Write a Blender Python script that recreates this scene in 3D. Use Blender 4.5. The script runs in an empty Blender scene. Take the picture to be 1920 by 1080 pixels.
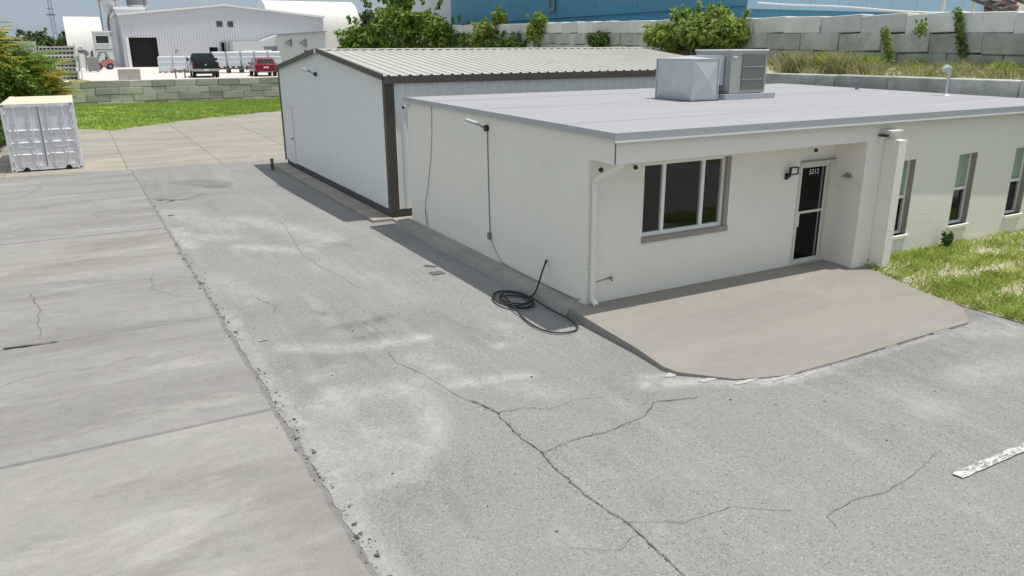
import bpy, bmesh, math, random
import numpy as np
from mathutils import Vector, Matrix, noise as mnoise
random.seed(7); RS = np.random.RandomState(7)
S = bpy.context.scene
COL = S.collection
R = math.radians

# ------------------------------------------------------------------ camera
cd = bpy.data.cameras.new('camera'); cam = bpy.data.objects.new('camera', cd); COL.objects.link(cam)
cd.sensor_width = 36.0; cd.lens = 36.0 * 1430.75 / 1920.0; cd.clip_start = 0.1; cd.clip_end = 6000
_yaw, _pitch, _roll = -0.5039, -0.3043, -0.0056
_F = Vector((-math.sin(_yaw) * math.cos(_pitch), math.cos(_yaw) * math.cos(_pitch), math.sin(_pitch)))
_Rt = Vector((math.cos(_yaw), math.sin(_yaw), 0)); _U = _Rt.cross(_F)
_r2 = _Rt * math.cos(_roll) + _U * math.sin(_roll); _u2 = -_Rt * math.sin(_roll) + _U * math.cos(_roll)
M3 = Matrix((_r2, _u2, -_F)).transposed()
cam.matrix_world = Matrix.Translation((-7.3229, -9.8612, 4.5091)) @ M3.to_4x4()
S.camera = cam

# ------------------------------------------------------------------ world, sun, exposure
SUN_EL, SUN_AZ = R(72.5), R(113)            # azimuth clockwise from +Y
W = bpy.data.worlds.new('World'); S.world = W; W.use_nodes = True
wn = W.node_tree.nodes; wl = W.node_tree.links; wn.clear()
sky = wn.new('ShaderNodeTexSky'); sky.sky_type = 'NISHITA'; sky.sun_disc = False
sky.sun_elevation = SUN_EL; sky.sun_rotation = SUN_AZ; sky.air_density = 1.0; sky.dust_density = 0.8; sky.ozone_density = 1.0
bg = wn.new('ShaderNodeBackground'); bg.inputs['Strength'].default_value = 0.15
wo = wn.new('ShaderNodeOutputWorld')
veil = wn.new('ShaderNodeMix'); veil.data_type = 'RGBA'          # thin even cloud veil over the whole sky
veil.inputs[0].default_value = 0.85
tcw = wn.new('ShaderNodeTexCoord'); spw = wn.new('ShaderNodeSeparateXYZ'); wl.new(tcw.outputs['Generated'], spw.inputs[0])
vr = wn.new('ShaderNodeValToRGB'); wl.new(spw.outputs[2], vr.inputs['Fac'])      # grey-blue bank at the horizon, paler overhead
vr.color_ramp.elements[0].position = 0.02; vr.color_ramp.elements[0].color = (.248, .318, .402, 1)
vr.color_ramp.elements[1].position = 0.65; vr.color_ramp.elements[1].color = (.50, .52, .53, 1)
vm = wn.new('ShaderNodeVectorMath'); vm.operation = 'SCALE'; vm.inputs['Scale'].default_value = 1/0.15
wl.new(vr.outputs[0], vm.inputs[0]); wl.new(vm.outputs[0], veil.inputs[7])
wl.new(sky.outputs[0], veil.inputs[6]); wl.new(veil.outputs[2], bg.inputs['Color']); wl.new(bg.outputs[0], wo.inputs['Surface'])
sd = bpy.data.lights.new('sun', 'SUN'); sd.energy = 3.1; sd.angle = R(0.6); sd.color = (1.0, 0.955, 0.88)
sun = bpy.data.objects.new('sun', sd); COL.objects.link(sun)
sv = Vector((math.cos(SUN_EL) * math.sin(SUN_AZ), math.cos(SUN_EL) * math.cos(SUN_AZ), math.sin(SUN_EL)))
sun.rotation_euler = sv.to_track_quat('Z', 'Y').to_euler(); sun.location = sv * 60
S.view_settings.view_transform = 'Standard'; S.view_settings.look = 'None'
S.view_settings.exposure = 0.23; S.view_settings.gamma = 1.0; S.view_settings.use_curve_mapping = False

# ------------------------------------------------------------------ helpers
def tag(o, label=None, cat=None, group=None, kind=None):
    if label: o['label'] = label
    if cat: o['category'] = cat
    if group: o['group'] = group
    if kind: o['kind'] = kind
    return o
def thing(name, loc, label, cat, group=None, rz=0.0):
    o = bpy.data.objects.new(name, None); COL.objects.link(o); o.empty_display_size = 0.3
    o.location = loc; o.rotation_euler = (0, 0, rz)
    return tag(o, label, cat, group)
def origin(o):
    v = Vector((0, 0, 0))
    while o is not None:
        v += o.location; o = o.parent
    return v
def link(name, me, mat, parent=None):
    o = bpy.data.objects.new(name, me); COL.objects.link(o)
    if mat is not None and len(me.materials) == 0: me.materials.append(mat)
    if parent is not None: o.parent = parent
    return o
class MB:
    def __init__(s): s.v = []; s.f = []
    def add(s, vs, fs):
        k = len(s.v); s.v += [tuple(p) for p in vs]; s.f += [tuple(i + k for i in f) for f in fs]; return s
    def box(s, x0, y0, z0, x1, y1, z1):
        return s.add([(x0,y0,z0),(x1,y0,z0),(x1,y1,z0),(x0,y1,z0),(x0,y0,z1),(x1,y0,z1),(x1,y1,z1),(x0,y1,z1)],
                     [(0,3,2,1),(4,5,6,7),(0,1,5,4),(1,2,6,5),(2,3,7,6),(3,0,4,7)])
    def bar(s, a, b, w, h=None, up=(0,0,1)):
        a = Vector(a); b = Vector(b); d = (b - a).normalized(); up = Vector(up); h = h or w
        if abs(d.dot(up)) > .98: up = Vector((1, 0, 0))
        x = d.cross(up).normalized() * (w / 2); y = x.cross(d).normalized() * (h / 2)
        vs = [a-x-y, a+x-y, a+x+y, a-x+y, b-x-y, b+x-y, b+x+y, b-x+y]
        return s.add(vs, [(0,3,2,1),(4,5,6,7),(0,1,5,4),(1,2,6,5),(2,3,7,6),(3,0,4,7)])
    def tube(s, pts, r, n=8, closed=False):
        P = [Vector(p) for p in pts]; m = len(P); rings = []; prev = None
        for i, p in enumerate(P):
            d = (P[(i+1) % m] - P[i-1]) if closed else (P[min(i+1, m-1)] - P[max(i-1, 0)])
            d.normalize()
            if prev is None:
                a = d.cross(Vector((0,0,1)))
                if a.length < .05: a = d.cross(Vector((1,0,0)))
            else: a = prev - d * prev.dot(d)
            a.normalize(); prev = a; b = d.cross(a)
            rr = r[i] if isinstance(r, (list, tuple)) else r
            rings.append([p + (a * math.cos(t) + b * math.sin(t)) * rr for t in [2*math.pi*k/n for k in range(n)]])
        vs = [q for g in rings for q in g]; fs = []
        for i in range(m if closed else m-1):
            j = (i+1) % m
            for k in range(n): fs.append((i*n+k, i*n+(k+1) % n, j*n+(k+1) % n, j*n+k))
        if not closed: fs += [tuple(range(n))[::-1], tuple((m-1)*n+k for k in range(n))]
        return s.add(vs, fs)
    def cyl(s, c, r, h, axis='z', n=20, r2=None):
        c = Vector(c); r2 = r if r2 is None else r2; vs = []
        for (q, rr) in ((0, r), (h, r2)):
            for k in range(n):
                t = 2*math.pi*k/n; u, w = rr*math.cos(t), rr*math.sin(t)
                vs.append(c + Vector((u, w, q) if axis == 'z' else (q, u, w) if axis == 'x' else (w, q, u)))
        fs = [tuple(range(n))[::-1], tuple(range(n, 2*n))] + [(k, (k+1) % n, n+(k+1) % n, n+k) for k in range(n)]
        return s.add(vs, fs)
    def prism(s, poly, axis, a, b):
        """poly: 2D list; axis x -> (y,z), y -> (x,z), z -> (x,y)"""
        n = len(poly); vs = []
        for q in (a, b):
            for (u, w) in poly: vs.append((q,u,w) if axis == 'x' else (u,q,w) if axis == 'y' else (u,w,q))
        return s.add(vs, [tuple(range(n))[::-1], tuple(range(n, 2*n))] + [(k, (k+1) % n, n+(k+1) % n, n+k) for k in range(n)])
    def loft(s, rings, cap=True):
        n = len(rings[0]); vs = [p for g in rings for p in g]; fs = []
        for i in range(len(rings)-1):
            for k in range(n): fs.append((i*n+k, i*n+(k+1) % n, (i+1)*n+(k+1) % n, (i+1)*n+k))
        if cap: fs += [tuple(range(n))[::-1], tuple((len(rings)-1)*n+k for k in range(n))]
        return s.add(vs, fs)
    def mesh(s, name, off=(0,0,0), smooth=False, bevel=0):
        me = bpy.data.meshes.new(name); o = Vector(off)
        me.from_pydata([Vector(v) - o for v in s.v], [], s.f); me.update()
        bm = bmesh.new(); bm.from_mesh(me)
        bmesh.ops.recalc_face_normals(bm, faces=bm.faces)
        if bevel:
            es = [e for e in bm.edges if len(e.link_faces) == 2 and e.calc_face_angle(0) > .5]
            bmesh.ops.bevel(bm, geom=es, offset=bevel, segments=2, affect='EDGES', profile=.6, clamp_overlap=True)
        bm.to_mesh(me); bm.free()
        if smooth:
            me.polygons.foreach_set('use_smooth', [True]*len(me.polygons))
            try: me.set_sharp_from_angle(angle=R(35))
            except Exception: pass
        return me
    def build(s, name, mat, parent=None, smooth=False, bevel=0, local=False):
        off = Vector((0,0,0)) if (local or parent is None) else origin(parent)
        return link(name, s.mesh(name, off, smooth, bevel), mat, parent)
def box(x0,y0,z0,x1,y1,z1): return MB().box(x0,y0,z0,x1,y1,z1)

# ------------------------------------------------------------------ materials
def new_mat(name):
    m = bpy.data.materials.new(name); m.use_nodes = True; nt = m.node_tree
    return m, nt, nt.nodes['Principled BSDF']
def N(nt, t, **kw):
    n = nt.nodes.new(t)
    for k, v in kw.items(): setattr(n, k, v)
    return n
def noise(nt, scale, detail=4, rough=.55, vec=None, dist=0):
    n = N(nt, 'ShaderNodeTexNoise'); n.inputs['Scale'].default_value = scale; n.inputs['Detail'].default_value = detail
    n.inputs['Roughness'].default_value = rough; n.inputs['Distortion'].default_value = dist
    if vec is not None: nt.links.new(vec, n.inputs['Vector'])
    return n.outputs['Fac']
def ramp(nt, fac, stops):
    r = N(nt, 'ShaderNodeValToRGB'); nt.links.new(fac, r.inputs['Fac']); e = r.color_ramp.elements
    while len(e) < len(stops): e.new(.5)
    for i, (p, c) in enumerate(stops):
        e[i].position = p; e[i].color = (c, c, c, 1) if isinstance(c, (int, float)) else (*c, 1)
    return r.outputs['Color']
def mix(nt, a, b, fac, mode='MIX'):
    n = N(nt, 'ShaderNodeMix', data_type='RGBA', blend_type=mode); n.clamp_factor = True
    for sock, v in ((n.inputs[0], fac), (n.inputs[6], a), (n.inputs[7], b)):
        if isinstance(v, (int, float)): sock.default_value = v if sock.type == 'VALUE' else (v, v, v, 1)
        elif isinstance(v, (tuple, list)): sock.default_value = (*v, 1)
        else: nt.links.new(v, sock)
    return n.outputs[2]
def coords(nt, scale=None, kind='Object'):
    tc = N(nt, 'ShaderNodeTexCoord'); o = tc.outputs[kind]
    if scale is None: return o
    mp = N(nt, 'ShaderNodeMapping'); mp.inputs['Scale'].default_value = scale; nt.links.new(o, mp.inputs['Vector'])
    return mp.outputs[0]
def world_pos(nt, scale=None):
    g = N(nt, 'ShaderNodeNewGeometry'); o = g.outputs['Position']
    if scale is None: return o
    mp = N(nt, 'ShaderNodeMapping'); mp.inputs['Scale'].default_value = scale; nt.links.new(o, mp.inputs['Vector'])
    return mp.outputs[0]
def bump(nt, bsdf, h, strength=.3, dist=.02):
    b = N(nt, 'ShaderNodeBump'); b.inputs['Strength'].default_value = strength; b.inputs['Distance'].default_value = dist
    nt.links.new(h, b.inputs['Height']); nt.links.new(b.outputs[0], bsdf.inputs['Normal'])
def plain(name, col, rough=.6, metal=0, var=.12, scale=3.0, bmp=0, bscale=60, spec=.4, dirt=None, streak=False):
    """base colour with broken-up tone, optional fine relief and dirt"""
    m, nt, b = new_mat(name); v = world_pos(nt)
    c = mix(nt, tuple(x*(1-var) for x in col), tuple(min(1, x*(1+var)) for x in col), noise(nt, scale, 6, .6, v))
    if dirt:
        dv = world_pos(nt, (2.2, 2.2, .22)) if streak else v
        c = mix(nt, c, dirt[0], ramp(nt, noise(nt, dirt[2] if len(dirt) > 2 else 1.3, 7, .65, dv), [(.5, 0), (.8, dirt[1])]))
    nt.links.new(c, b.inputs['Base Color']); b.inputs['Roughness'].default_value = rough; b.inputs['Metallic'].default_value = metal
    b.inputs['Specular IOR Level'].default_value = spec
    if bmp: bump(nt, b, noise(nt, bscale, 3, .6, v), bmp, .01)
    return m
def objvar(name, col, rough=.85, var=.25, tint=(.8, .8, .6), bmp=.4, bscale=25, stain=.5):
    """like plain, with a tone of its own for each object"""
    m, nt, b = new_mat(name); v = world_pos(nt)
    oi = N(nt, 'ShaderNodeObjectInfo')
    c = mix(nt, tuple(x*(1-var) for x in col), tuple(min(1, x*(1+var)) for x in col), oi.outputs['Random'])
    c = mix(nt, c, tint, ramp(nt, noise(nt, 1.1, 7, .7, v), [(.42, 0), (.75, stain)]), 'MULTIPLY')
    c = mix(nt, c, .62, ramp(nt, noise(nt, 9, 5, .7, v), [(.5, 0), (.8, .6)]), 'MULTIPLY')
    nt.links.new(c, b.inputs['Base Color']); b.inputs['Roughness'].default_value = rough; b.inputs['Specular IOR Level'].default_value = .25
    if bmp: bump(nt, b, noise(nt, bscale, 5, .65, v), bmp, .03)
    return m
def foliage(name, cols, trans=.35, rough=.55, hue=False):
    m, nt, b = new_mat(name)
    g = N(nt, 'ShaderNodeNewGeometry'); k = len(cols)
    c = ramp(nt, g.outputs['Random Per Island'], [((i+.0)/max(1, k-1), q) for i, q in enumerate(cols)])
    c = mix(nt, c, .6, ramp(nt, noise(nt, 2.2, 3, .5, world_pos(nt)), [(.4, .0), (.7, .75)]), 'MULTIPLY')
    if hue: c = mix(nt, c, ramp(nt, noise(nt, .35, 5, .65, world_pos(nt)), [(.34, (.72, .86, 1.1)), (.5, (1, 1, 1)), (.68, (1.2, 1.0, .62))]), .9, 'MULTIPLY')
    nt.links.new(c, b.inputs['Base Color']); b.inputs['Roughness'].default_value = rough; b.inputs['Specular IOR Level'].default_value = .35
    t = N(nt, 'ShaderNodeBsdfTranslucent'); nt.links.new(c, t.inputs['Color'])
    ms = N(nt, 'ShaderNodeMixShader'); ms.inputs[0].default_value = trans
    nt.links.new(b.outputs[0], ms.inputs[1]); nt.links.new(t.outputs[0], ms.inputs[2])
    nt.links.new(ms.outputs[0], nt.nodes['Material Output'].inputs['Surface'])
    return m
def glass(name, tint=(.75, .8, .78), tr=.75, rough=.02):
    m, nt, b = new_mat(name); nt.nodes.remove(b)
    t = N(nt, 'ShaderNodeBsdfTransparent'); t.inputs['Color'].default_value = (*[x*tr for x in tint], 1)
    g = N(nt, 'ShaderNodeBsdfGlossy'); g.inputs['Roughness'].default_value = rough
    lw = N(nt, 'ShaderNodeLayerWeight'); lw.inputs['Blend'].default_value = .5
    pw = N(nt, 'ShaderNodeMath', operation='POWER'); nt.links.new(lw.outputs['Facing'], pw.inputs[0]); pw.inputs[1].default_value = 5
    fr = N(nt, 'ShaderNodeMath', operation='MULTIPLY_ADD'); nt.links.new(pw.outputs[0], fr.inputs[0]); fr.inputs[1].default_value = .95; fr.inputs[2].default_value = .035
    ms = N(nt, 'ShaderNodeMixShader'); nt.links.new(fr.outputs[0], ms.inputs[0])
    nt.links.new(t.outputs[0], ms.inputs[1]); nt.links.new(g.outputs[0], ms.inputs[2])
    nt.links.new(ms.outputs[0], nt.nodes['Material Output'].inputs['Surface'])
    return m

def asphalt_material():
    m, nt, b = new_mat('worn_asphalt'); v = world_pos(nt)
    base = mix(nt, (.245, .243, .238), (.325, .322, .314), noise(nt, .55, 8, .62, v, .3))
    base = mix(nt, base, (.215, .214, .212), ramp(nt, noise(nt, .23, 5, .6, v), [(.48, 0), (.72, .7)]))
    base = mix(nt, base, (.345, .343, .336), ramp(nt, noise(nt, 1.0, 7, .65, world_pos(nt, (1.5, .16, 1)), .35), [(.50, 0), (.70, .7)]))
    base = mix(nt, base, (.20, .198, .195), ramp(nt, noise(nt, 1.0, 8, .7, world_pos(nt, (1.1, .22, 1)), .6), [(.56, 0), (.74, .7)]))
    # aggregate
    vo = N(nt, 'ShaderNodeTexVoronoi'); vo.inputs['Scale'].default_value = 62; nt.links.new(v, vo.inputs['Vector'])
    sep = N(nt, 'ShaderNodeSeparateColor'); nt.links.new(vo.outputs['Color'], sep.inputs[0])
    agg = ramp(nt, sep.outputs[0], [(0, .50), (.14, .88), (.55, 1.0), (.88, 1.07), (1, 1.40)])
    stones = mix(nt, base, agg, ramp(nt, noise(nt, .8, 4, .6, v), [(.3, .55), (.65, .95)]), 'MULTIPLY')
    pa = N(nt, 'ShaderNodeAttribute', attribute_name='pale'); da = N(nt, 'ShaderNodeAttribute', attribute_name='dark')
    brk = ramp(nt, noise(nt, 3.6, 9, .78, world_pos(nt, (1, .8, 1)), .6), [(.36, .05), (.64, 1)])
    brk = mix(nt, brk, ramp(nt, noise(nt, 17, 6, .75, v), [(.36, .25), (.58, 1.0)]), .85, 'MULTIPLY')
    pm = mix(nt, 0, brk, pa.outputs['Fac'])
    c = mix(nt, stones, (.52, .52, .51), pm)
    dm = mix(nt, 0, ramp(nt, noise(nt, 5, 7, .7, v), [(.36, .2), (.6, 1)]), da.outputs['Fac'])
    c = mix(nt, c, (.085, .08, .075), dm)
    # scattered pale dusting and dark pocks
    c = mix(nt, c, (.42, .42, .41), ramp(nt, noise(nt, .9, 9, .72, world_pos(nt, (1, .6, 1)), .6), [(.60, 0), (.76, .55)]))
    c = mix(nt, c, (.10, .095, .09), ramp(nt, noise(nt, 26, 3, .5, v), [(.70, 0), (.76, .7)]))
    nt.links.new(c, b.inputs['Base Color']); b.inputs['Roughness'].default_value = .92; b.inputs['Specular IOR Level'].default_value = .2
    bump(nt, b, noise(nt, 55, 4, .7, v), .5, .01)
    return m
def concrete_material(name, a, c2, streakc, pale=(.46, .455, .43), objtone=True, wear=1.0):
    m, nt, b = new_mat(name); v = world_pos(nt)
    c = mix(nt, a, c2, noise(nt, .5, 8, .62, v, .4))
    c = mix(nt, c, streakc, ramp(nt, noise(nt, 1.0, 8, .66, world_pos(nt, (.22, .9, 1)), .5), [(.45, 0), (.66, .85)]))
    c = mix(nt, c, pale, ramp(nt, noise(nt, .9, 9, .7, world_pos(nt, (.4, 1.0, 1)), .5), [(.55, 0), (.70, .65)]))
    c = mix(nt, c, ramp(nt, noise(nt, 1.7, 6, .65, v, .5), [(.36, (.95, 1.0, .96)), (.64, (1.03, .99, .985))]), .6*wear, 'MULTIPLY')
    c = mix(nt, c, ramp(nt, noise(nt, 5, 9, .78, world_pos(nt, (.8, 1.1, 1)), .5), [(.34, .84), (.66, 1.10)]), .6*wear, 'MULTIPLY')
    c = mix(nt, c, ramp(nt, noise(nt, 95, 4, .7, v), [(.3, .70), (.7, 1.25)]), .85, 'MULTIPLY')
    c = mix(nt, c, (.17, .16, .145), ramp(nt, noise(nt, 2.3, 9, .75, world_pos(nt, (.5, 1.6, 1)), .8), [(.62, 0), (.74, .55*wear)]))
    if objtone:
        oi = N(nt, 'ShaderNodeObjectInfo')
        c = mix(nt, c, ramp(nt, oi.outputs['Random'], [(0, (.92, .92, .93)), (1, (1.06, 1.05, 1.0))]), 1, 'MULTIPLY')
    c = mix(nt, c, (.10, .09, .08), ramp(nt, noise(nt, 14, 4, .6, v), [(.72, 0), (.78, .5)]))
    nt.links.new(c, b.inputs['Base Color']); b.inputs['Roughness'].default_value = .9; b.inputs['Specular IOR Level'].default_value = .2
    bump(nt, b, noise(nt, 70, 4, .65, v), .35, .008)
    return m
def stucco_material(name, col, grain=45, st=.5):
    m, nt, b = new_mat(name); v = world_pos(nt)
    c = mix(nt, tuple(x*.95 for x in col), tuple(min(.9, x*1.04) for x in col), noise(nt, 1.3, 7, .6, v))
    c = mix(nt, c, (.58, .56, .50), ramp(nt, noise(nt, 1.2, 7, .7, world_pos(nt, (1.3, 1.3, .5)), .6), [(.56, 0), (.82, .22)]))
    nt.links.new(c, b.inputs['Base Color']); b.inputs['Roughness'].default_value = .75; b.inputs['Specular IOR Level'].default_value = .25
    h1 = noise(nt, grain, 4, .65, v)
    # faint block coursing under the paint
    bt = N(nt, 'ShaderNodeTexBrick'); bt.inputs['Scale'].default_value = 1.0
    bt.inputs['Brick Width'].default_value = .4; bt.inputs['Row Height'].default_value = .2; bt.inputs['Mortar Size'].default_value = .006
    bt.inputs['Mortar Smooth'].default_value = .6
    sp = N(nt, 'ShaderNodeSeparateXYZ'); nt.links.new(v, sp.inputs[0])
    ad = N(nt, 'ShaderNodeMath', operation='ADD'); nt.links.new(sp.outputs[0], ad.inputs[0]); nt.links.new(sp.outputs[1], ad.inputs[1])
    cb = N(nt, 'ShaderNodeCombineXYZ'); nt.links.new(ad.outputs[0], cb.inputs[0]); nt.links.new(sp.outputs[2], cb.inputs[1])
    nt.links.new(cb.outputs[0], bt.inputs['Vector'])
    b1 = N(nt, 'ShaderNodeBump'); b1.inputs['Strength'].default_value = .22; b1.inputs['Distance'].default_value = .006; b1.invert = True
    nt.links.new(bt.outputs['Fac'], b1.inputs['Height'])
    b2 = N(nt, 'ShaderNodeBump'); b2.inputs['Strength'].default_value = st; b2.inputs['Distance'].default_value = .012
    nt.links.new(h1, b2.inputs['Height']); nt.links.new(b1.outputs[0], b2.inputs['Normal']); nt.links.new(b2.outputs[0], b.inputs['Normal'])
    return m

def worn_paint():
    m, nt, b = new_mat('worn_line_paint'); v = world_pos(nt)
    c = mix(nt, (.72, .72, .69), (.27, .268, .262), ramp(nt, noise(nt, 22, 8, .75, world_pos(nt, (.45, 1.2, 1)), .4), [(.44, 0), (.54, 1)]))
    nt.links.new(c, b.inputs['Base Color']); b.inputs['Roughness'].default_value = .85; b.inputs['Specular IOR Level'].default_value = .2
    bump(nt, b, noise(nt, 55, 4, .7, v), .5, .01)
    return m
def membrane_material():
    m, nt, b = new_mat('roof_membrane'); v = world_pos(nt)
    c = mix(nt, (.350, .352, .374), (.405, .407, .43), noise(nt, 1.0, 7, .62, world_pos(nt, (.25, 1.6, 1)), .2))
    c = mix(nt, c, (.33, .33, .345), ramp(nt, noise(nt, .5, 8, .68, world_pos(nt, (.3, 1.2, 1))), [(.5, 0), (.78, .7)]))
    c = mix(nt, c, (.50, .50, .51), ramp(nt, noise(nt, 2.0, 8, .7, world_pos(nt, (.2, 1.5, 1))), [(.6, 0), (.8, .6)]))
    c = mix(nt, c, (.25, .25, .25), ramp(nt, noise(nt, .8, 9, .74, world_pos(nt, (.35, .8, 1)), .9), [(.60, 0), (.72, .35)]))
    c = mix(nt, c, (.56, .56, .58), ramp(nt, noise(nt, 1.1, 8, .72, world_pos(nt, (.16, 2.2, 1)), .3), [(.57, 0), (.74, .7)]))
    nt.links.new(c, b.inputs['Base Color']); b.inputs['Roughness'].default_value = .8; b.inputs['Specular IOR Level'].default_value = .2
    bump(nt, b, noise(nt, 3, 5, .6, world_pos(nt, (.4, 1.4, 1))), .25, .03)
    return m
MAT = {}
MAT['asphalt'] = asphalt_material()
MAT['slab'] = concrete_material('old_concrete', (.300, .296, .290), (.352, .348, .341), (.240, .231, .218))
MAT['slab_far'] = concrete_material('tan_concrete', (.345, .325, .295), (.40, .375, .34), (.29, .25, .21))
MAT['ramp'] = concrete_material('ramp_concrete', (.308, .286, .258), (.343, .319, .290), (.278, .258, .235), (.362, .340, .312), False, .35)
MAT['kerb'] = concrete_material('painted_kerb', (.36, .35, .32), (.41, .40, .37), (.28, .27, .245), (.46, .45, .42), False, .5)
MAT['walk'] = concrete_material('walk_concrete', (.36, .34, .30), (.43, .41, .37), (.24, .22, .19))
MAT['yard'] = plain('bright_yard_concrete', (.66, .63, .58), .9, var=.08, scale=.4, dirt=((.5, .47, .42), .5, .3))
MAT['dirt'] = plain('dirt', (.15, .135, .11), .95, var=.3, scale=6, bmp=.5, bscale=40)
MAT['sand'] = plain('sandy_soil', (.46, .42, .34), .95, var=.2, scale=2, bmp=.5, bscale=30, dirt=((.24, .25, .11), .8, 1.4))
MAT['turf'] = plain('turf_soil', (.24, .36, .06), .95, var=.35, scale=.8, bmp=.4, bscale=20, dirt=((.24, .22, .11), .5, .5))
MAT['earth'] = plain('grassy_ground', (.16, .19, .07), .95, var=.3, scale=.3)
MAT['crack'] = plain('dark_crack', (.095, .090, .083), .95, var=.4, scale=15)  # own dark tone of cracks, pits and grit
MAT['filler'] = plain('joint_filler', (.225, .222, .212), .95, var=.2, scale=9, bmp=.5, bscale=50, dirt=((.11, .10, .09), .8, 5))
MAT['pale_grit'] = plain('pale_grit', (.46, .45, .43), .95, var=.2, scale=30)
MAT['paint_line'] = worn_paint()
MAT['stucco'] = stucco_material('painted_block', (.86, .835, .75), 40, .30)
MAT['stucco_rough'] = stucco_material('rough_stucco', (.86, .84, .76), 22, 1.0)
MAT['roof_mem'] = membrane_material()
MAT['fascia'] = plain('roof_edge_metal', (.46, .48, .51), .45, .3, var=.06)
MAT['white_metal'] = plain('white_painted_metal', (.78, .78, .76), .4, var=.04)
MAT['alu'] = plain('white_aluminium_frame', (.88, .88, .86), .35, var=.03)
MAT['galv'] = plain('galvanised_steel', (.55, .59, .61), .5, .4, var=.16, scale=4)
MAT['unit'] = plain('grey_unit_paint', (.40, .42, .39), .5, .1, var=.06)
MAT['fin'] = plain('condenser_fins', (.22, .235, .215), .5, .4, var=.2, scale=14)
MAT['siding'] = plain('white_steel_siding', (.80, .83, .83), .4, .1, var=.03, dirt=((.66, .66, .62), .22, .9), streak=True)
MAT['roof_steel'] = plain('galvalume_roof', (.555, .54, .49), .5, .2, var=.06, scale=1.2, dirt=((.40, .38, .33), .5, .9))
MAT['bronze'] = plain('bronze_trim', (.085, .078, .066), .5, .1, var=.1)
MAT['found'] = plain('dark_foundation', (.12, .125, .12), .9, var=.25, scale=5, bmp=.3)
MAT['black'] = plain('black_plastic', (.02, .02, .021), .5, var=.1)
MAT['rubber'] = plain('black_rubber', (.022, .023, .025), .55, var=.1)
MAT['glass'] = glass('window_glass', (.92, .95, .93), 1.0)
MAT['glass_dark'] = glass('tinted_glass', (.6, .62, .6), .35)
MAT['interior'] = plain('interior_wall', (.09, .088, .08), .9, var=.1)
MAT['blind'] = plain('window_blind', (.55, .62, .55), .8, var=.08)
MAT['reveal'] = plain('taupe_reveal', (.33, .30, .255), .8, var=.08, scale=6)
MAT['door_dark'] = plain('dark_screen', (.028, .027, .023), .5, var=.1)
MAT['door_paint'] = plain('cream_door_paint', (.68, .67, .60), .5, var=.05)
MAT['lamp_lens'] = plain('frosted_lens', (.75, .75, .66), .3, var=.03)
MAT['number'] = plain('white_digits', (.80, .80, .78), .5, var=.02)
MAT['block'] = objvar('precast_block', (.55, .525, .51), var=.26, tint=(.70, .68, .62), stain=.7)
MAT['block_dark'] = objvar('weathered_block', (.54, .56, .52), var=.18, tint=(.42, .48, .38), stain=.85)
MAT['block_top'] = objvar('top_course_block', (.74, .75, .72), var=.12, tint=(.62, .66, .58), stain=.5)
MAT['container'] = plain('container_paint', (.74, .74, .77), .5, var=.04, dirt=((.50, .47, .44), .45, 1.5), streak=True)
MAT['container_roof'] = plain('container_roof_paint', (.72, .63, .48), .6, var=.1, scale=1.5)
MAT['wh'] = plain('warehouse_siding', (.60, .61, .66), .5, .1, var=.03, scale=.2)
MAT['wh_trim'] = plain('warehouse_trim', (.80, .80, .80), .5, var=.02)
MAT['wh_plain'] = plain('shed_panel', (.56, .60, .61), .6, var=.05, scale=.4)
MAT['vault'] = plain('vault_white', (.74, .73, .69), .6, var=.06, scale=.3, dirt=((.58, .55, .50), .5, .25))
MAT['void'] = plain('dark_inside', (.02, .02, .018), .9, var=.3)
MAT['steel_grey'] = plain('grey_steel', (.22, .235, .25), .5, .4, var=.1)
MAT['blue'] = plain('blue_siding_shaded', (.085, .30, .46), .5, .1, var=.08, scale=.25, dirt=((.07, .20, .33), .5, .5))  # side of the blue building, its shade put into a darker colour
MAT['blue_sunlit'] = plain('blue_siding_sunlit', (.36, .56, .74), .5, .1, var=.05, scale=.25)  # front of the same building, raking sun put into a paler colour
MAT['white_bld'] = plain('pale_wall', (.66, .67, .72), .7, var=.03, scale=.2)
MAT['wrap'] = plain('plastic_wrap', (.58, .63, .70), .25, var=.1, scale=3, spec=.6)
MAT['wood'] = plain('pallet_wood', (.30, .22, .15), .85, var=.25, scale=5)
MAT['car_black'] = plain('black_car_paint', (.010, .012, .012), .18, .0, var=.1, spec=.6)
MAT['car_red'] = plain('red_car_paint', (.25, .012, .03), .2, .1, var=.05, spec=.6)
MAT['car_glass'] = plain('car_glass', (.015, .02, .02), .06, var=.1, spec=.8)
MAT['chrome'] = plain('chrome', (.75, .75, .75), .15, 1.0, var=.03)
MAT['tail'] = plain('tail_light', (.30, .01, .01), .2, var=.05)
MAT['fork_red'] = plain('faded_red_paint', (.50, .16, .17), .5, var=.12)
MAT['bark'] = plain('bark', (.13, .10, .07), .9, var=.3, scale=12, bmp=.6)
MAT['leaf'] = foliage('green_leaves', [(.08, .17, .025), (.15, .28, .04), (.25, .39, .06), (.36, .47, .08)])
MAT['leaf_light'] = foliage('pale_green_leaves', [(.16, .26, .04), (.28, .41, .07), (.42, .52, .11), (.33, .43, .14)])
MAT['leaf_dark'] = foliage('dark_green_leaves', [(.06, .12, .03), (.10, .19, .04), (.16, .27, .06)])
MAT['leaf_far'] = foliage('far_leaves', [(.045, .09, .035), (.07, .13, .045), (.10, .16, .05)], .2)
MAT['palm_y'] = foliage('yellowing_fronds', [(.62, .42, .06), (.52, .46, .07), (.36, .43, .07), (.68, .48, .09)], .3)
MAT['palm_g'] = foliage('green_fronds', [(.10, .22, .03), (.19, .34, .05), (.33, .46, .08)], .3)
MAT['grass'] = foliage('grass_blades', [(.24, .38, .05), (.38, .54, .08), (.56, .66, .14), (.78, .74, .36)], .45)
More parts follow.
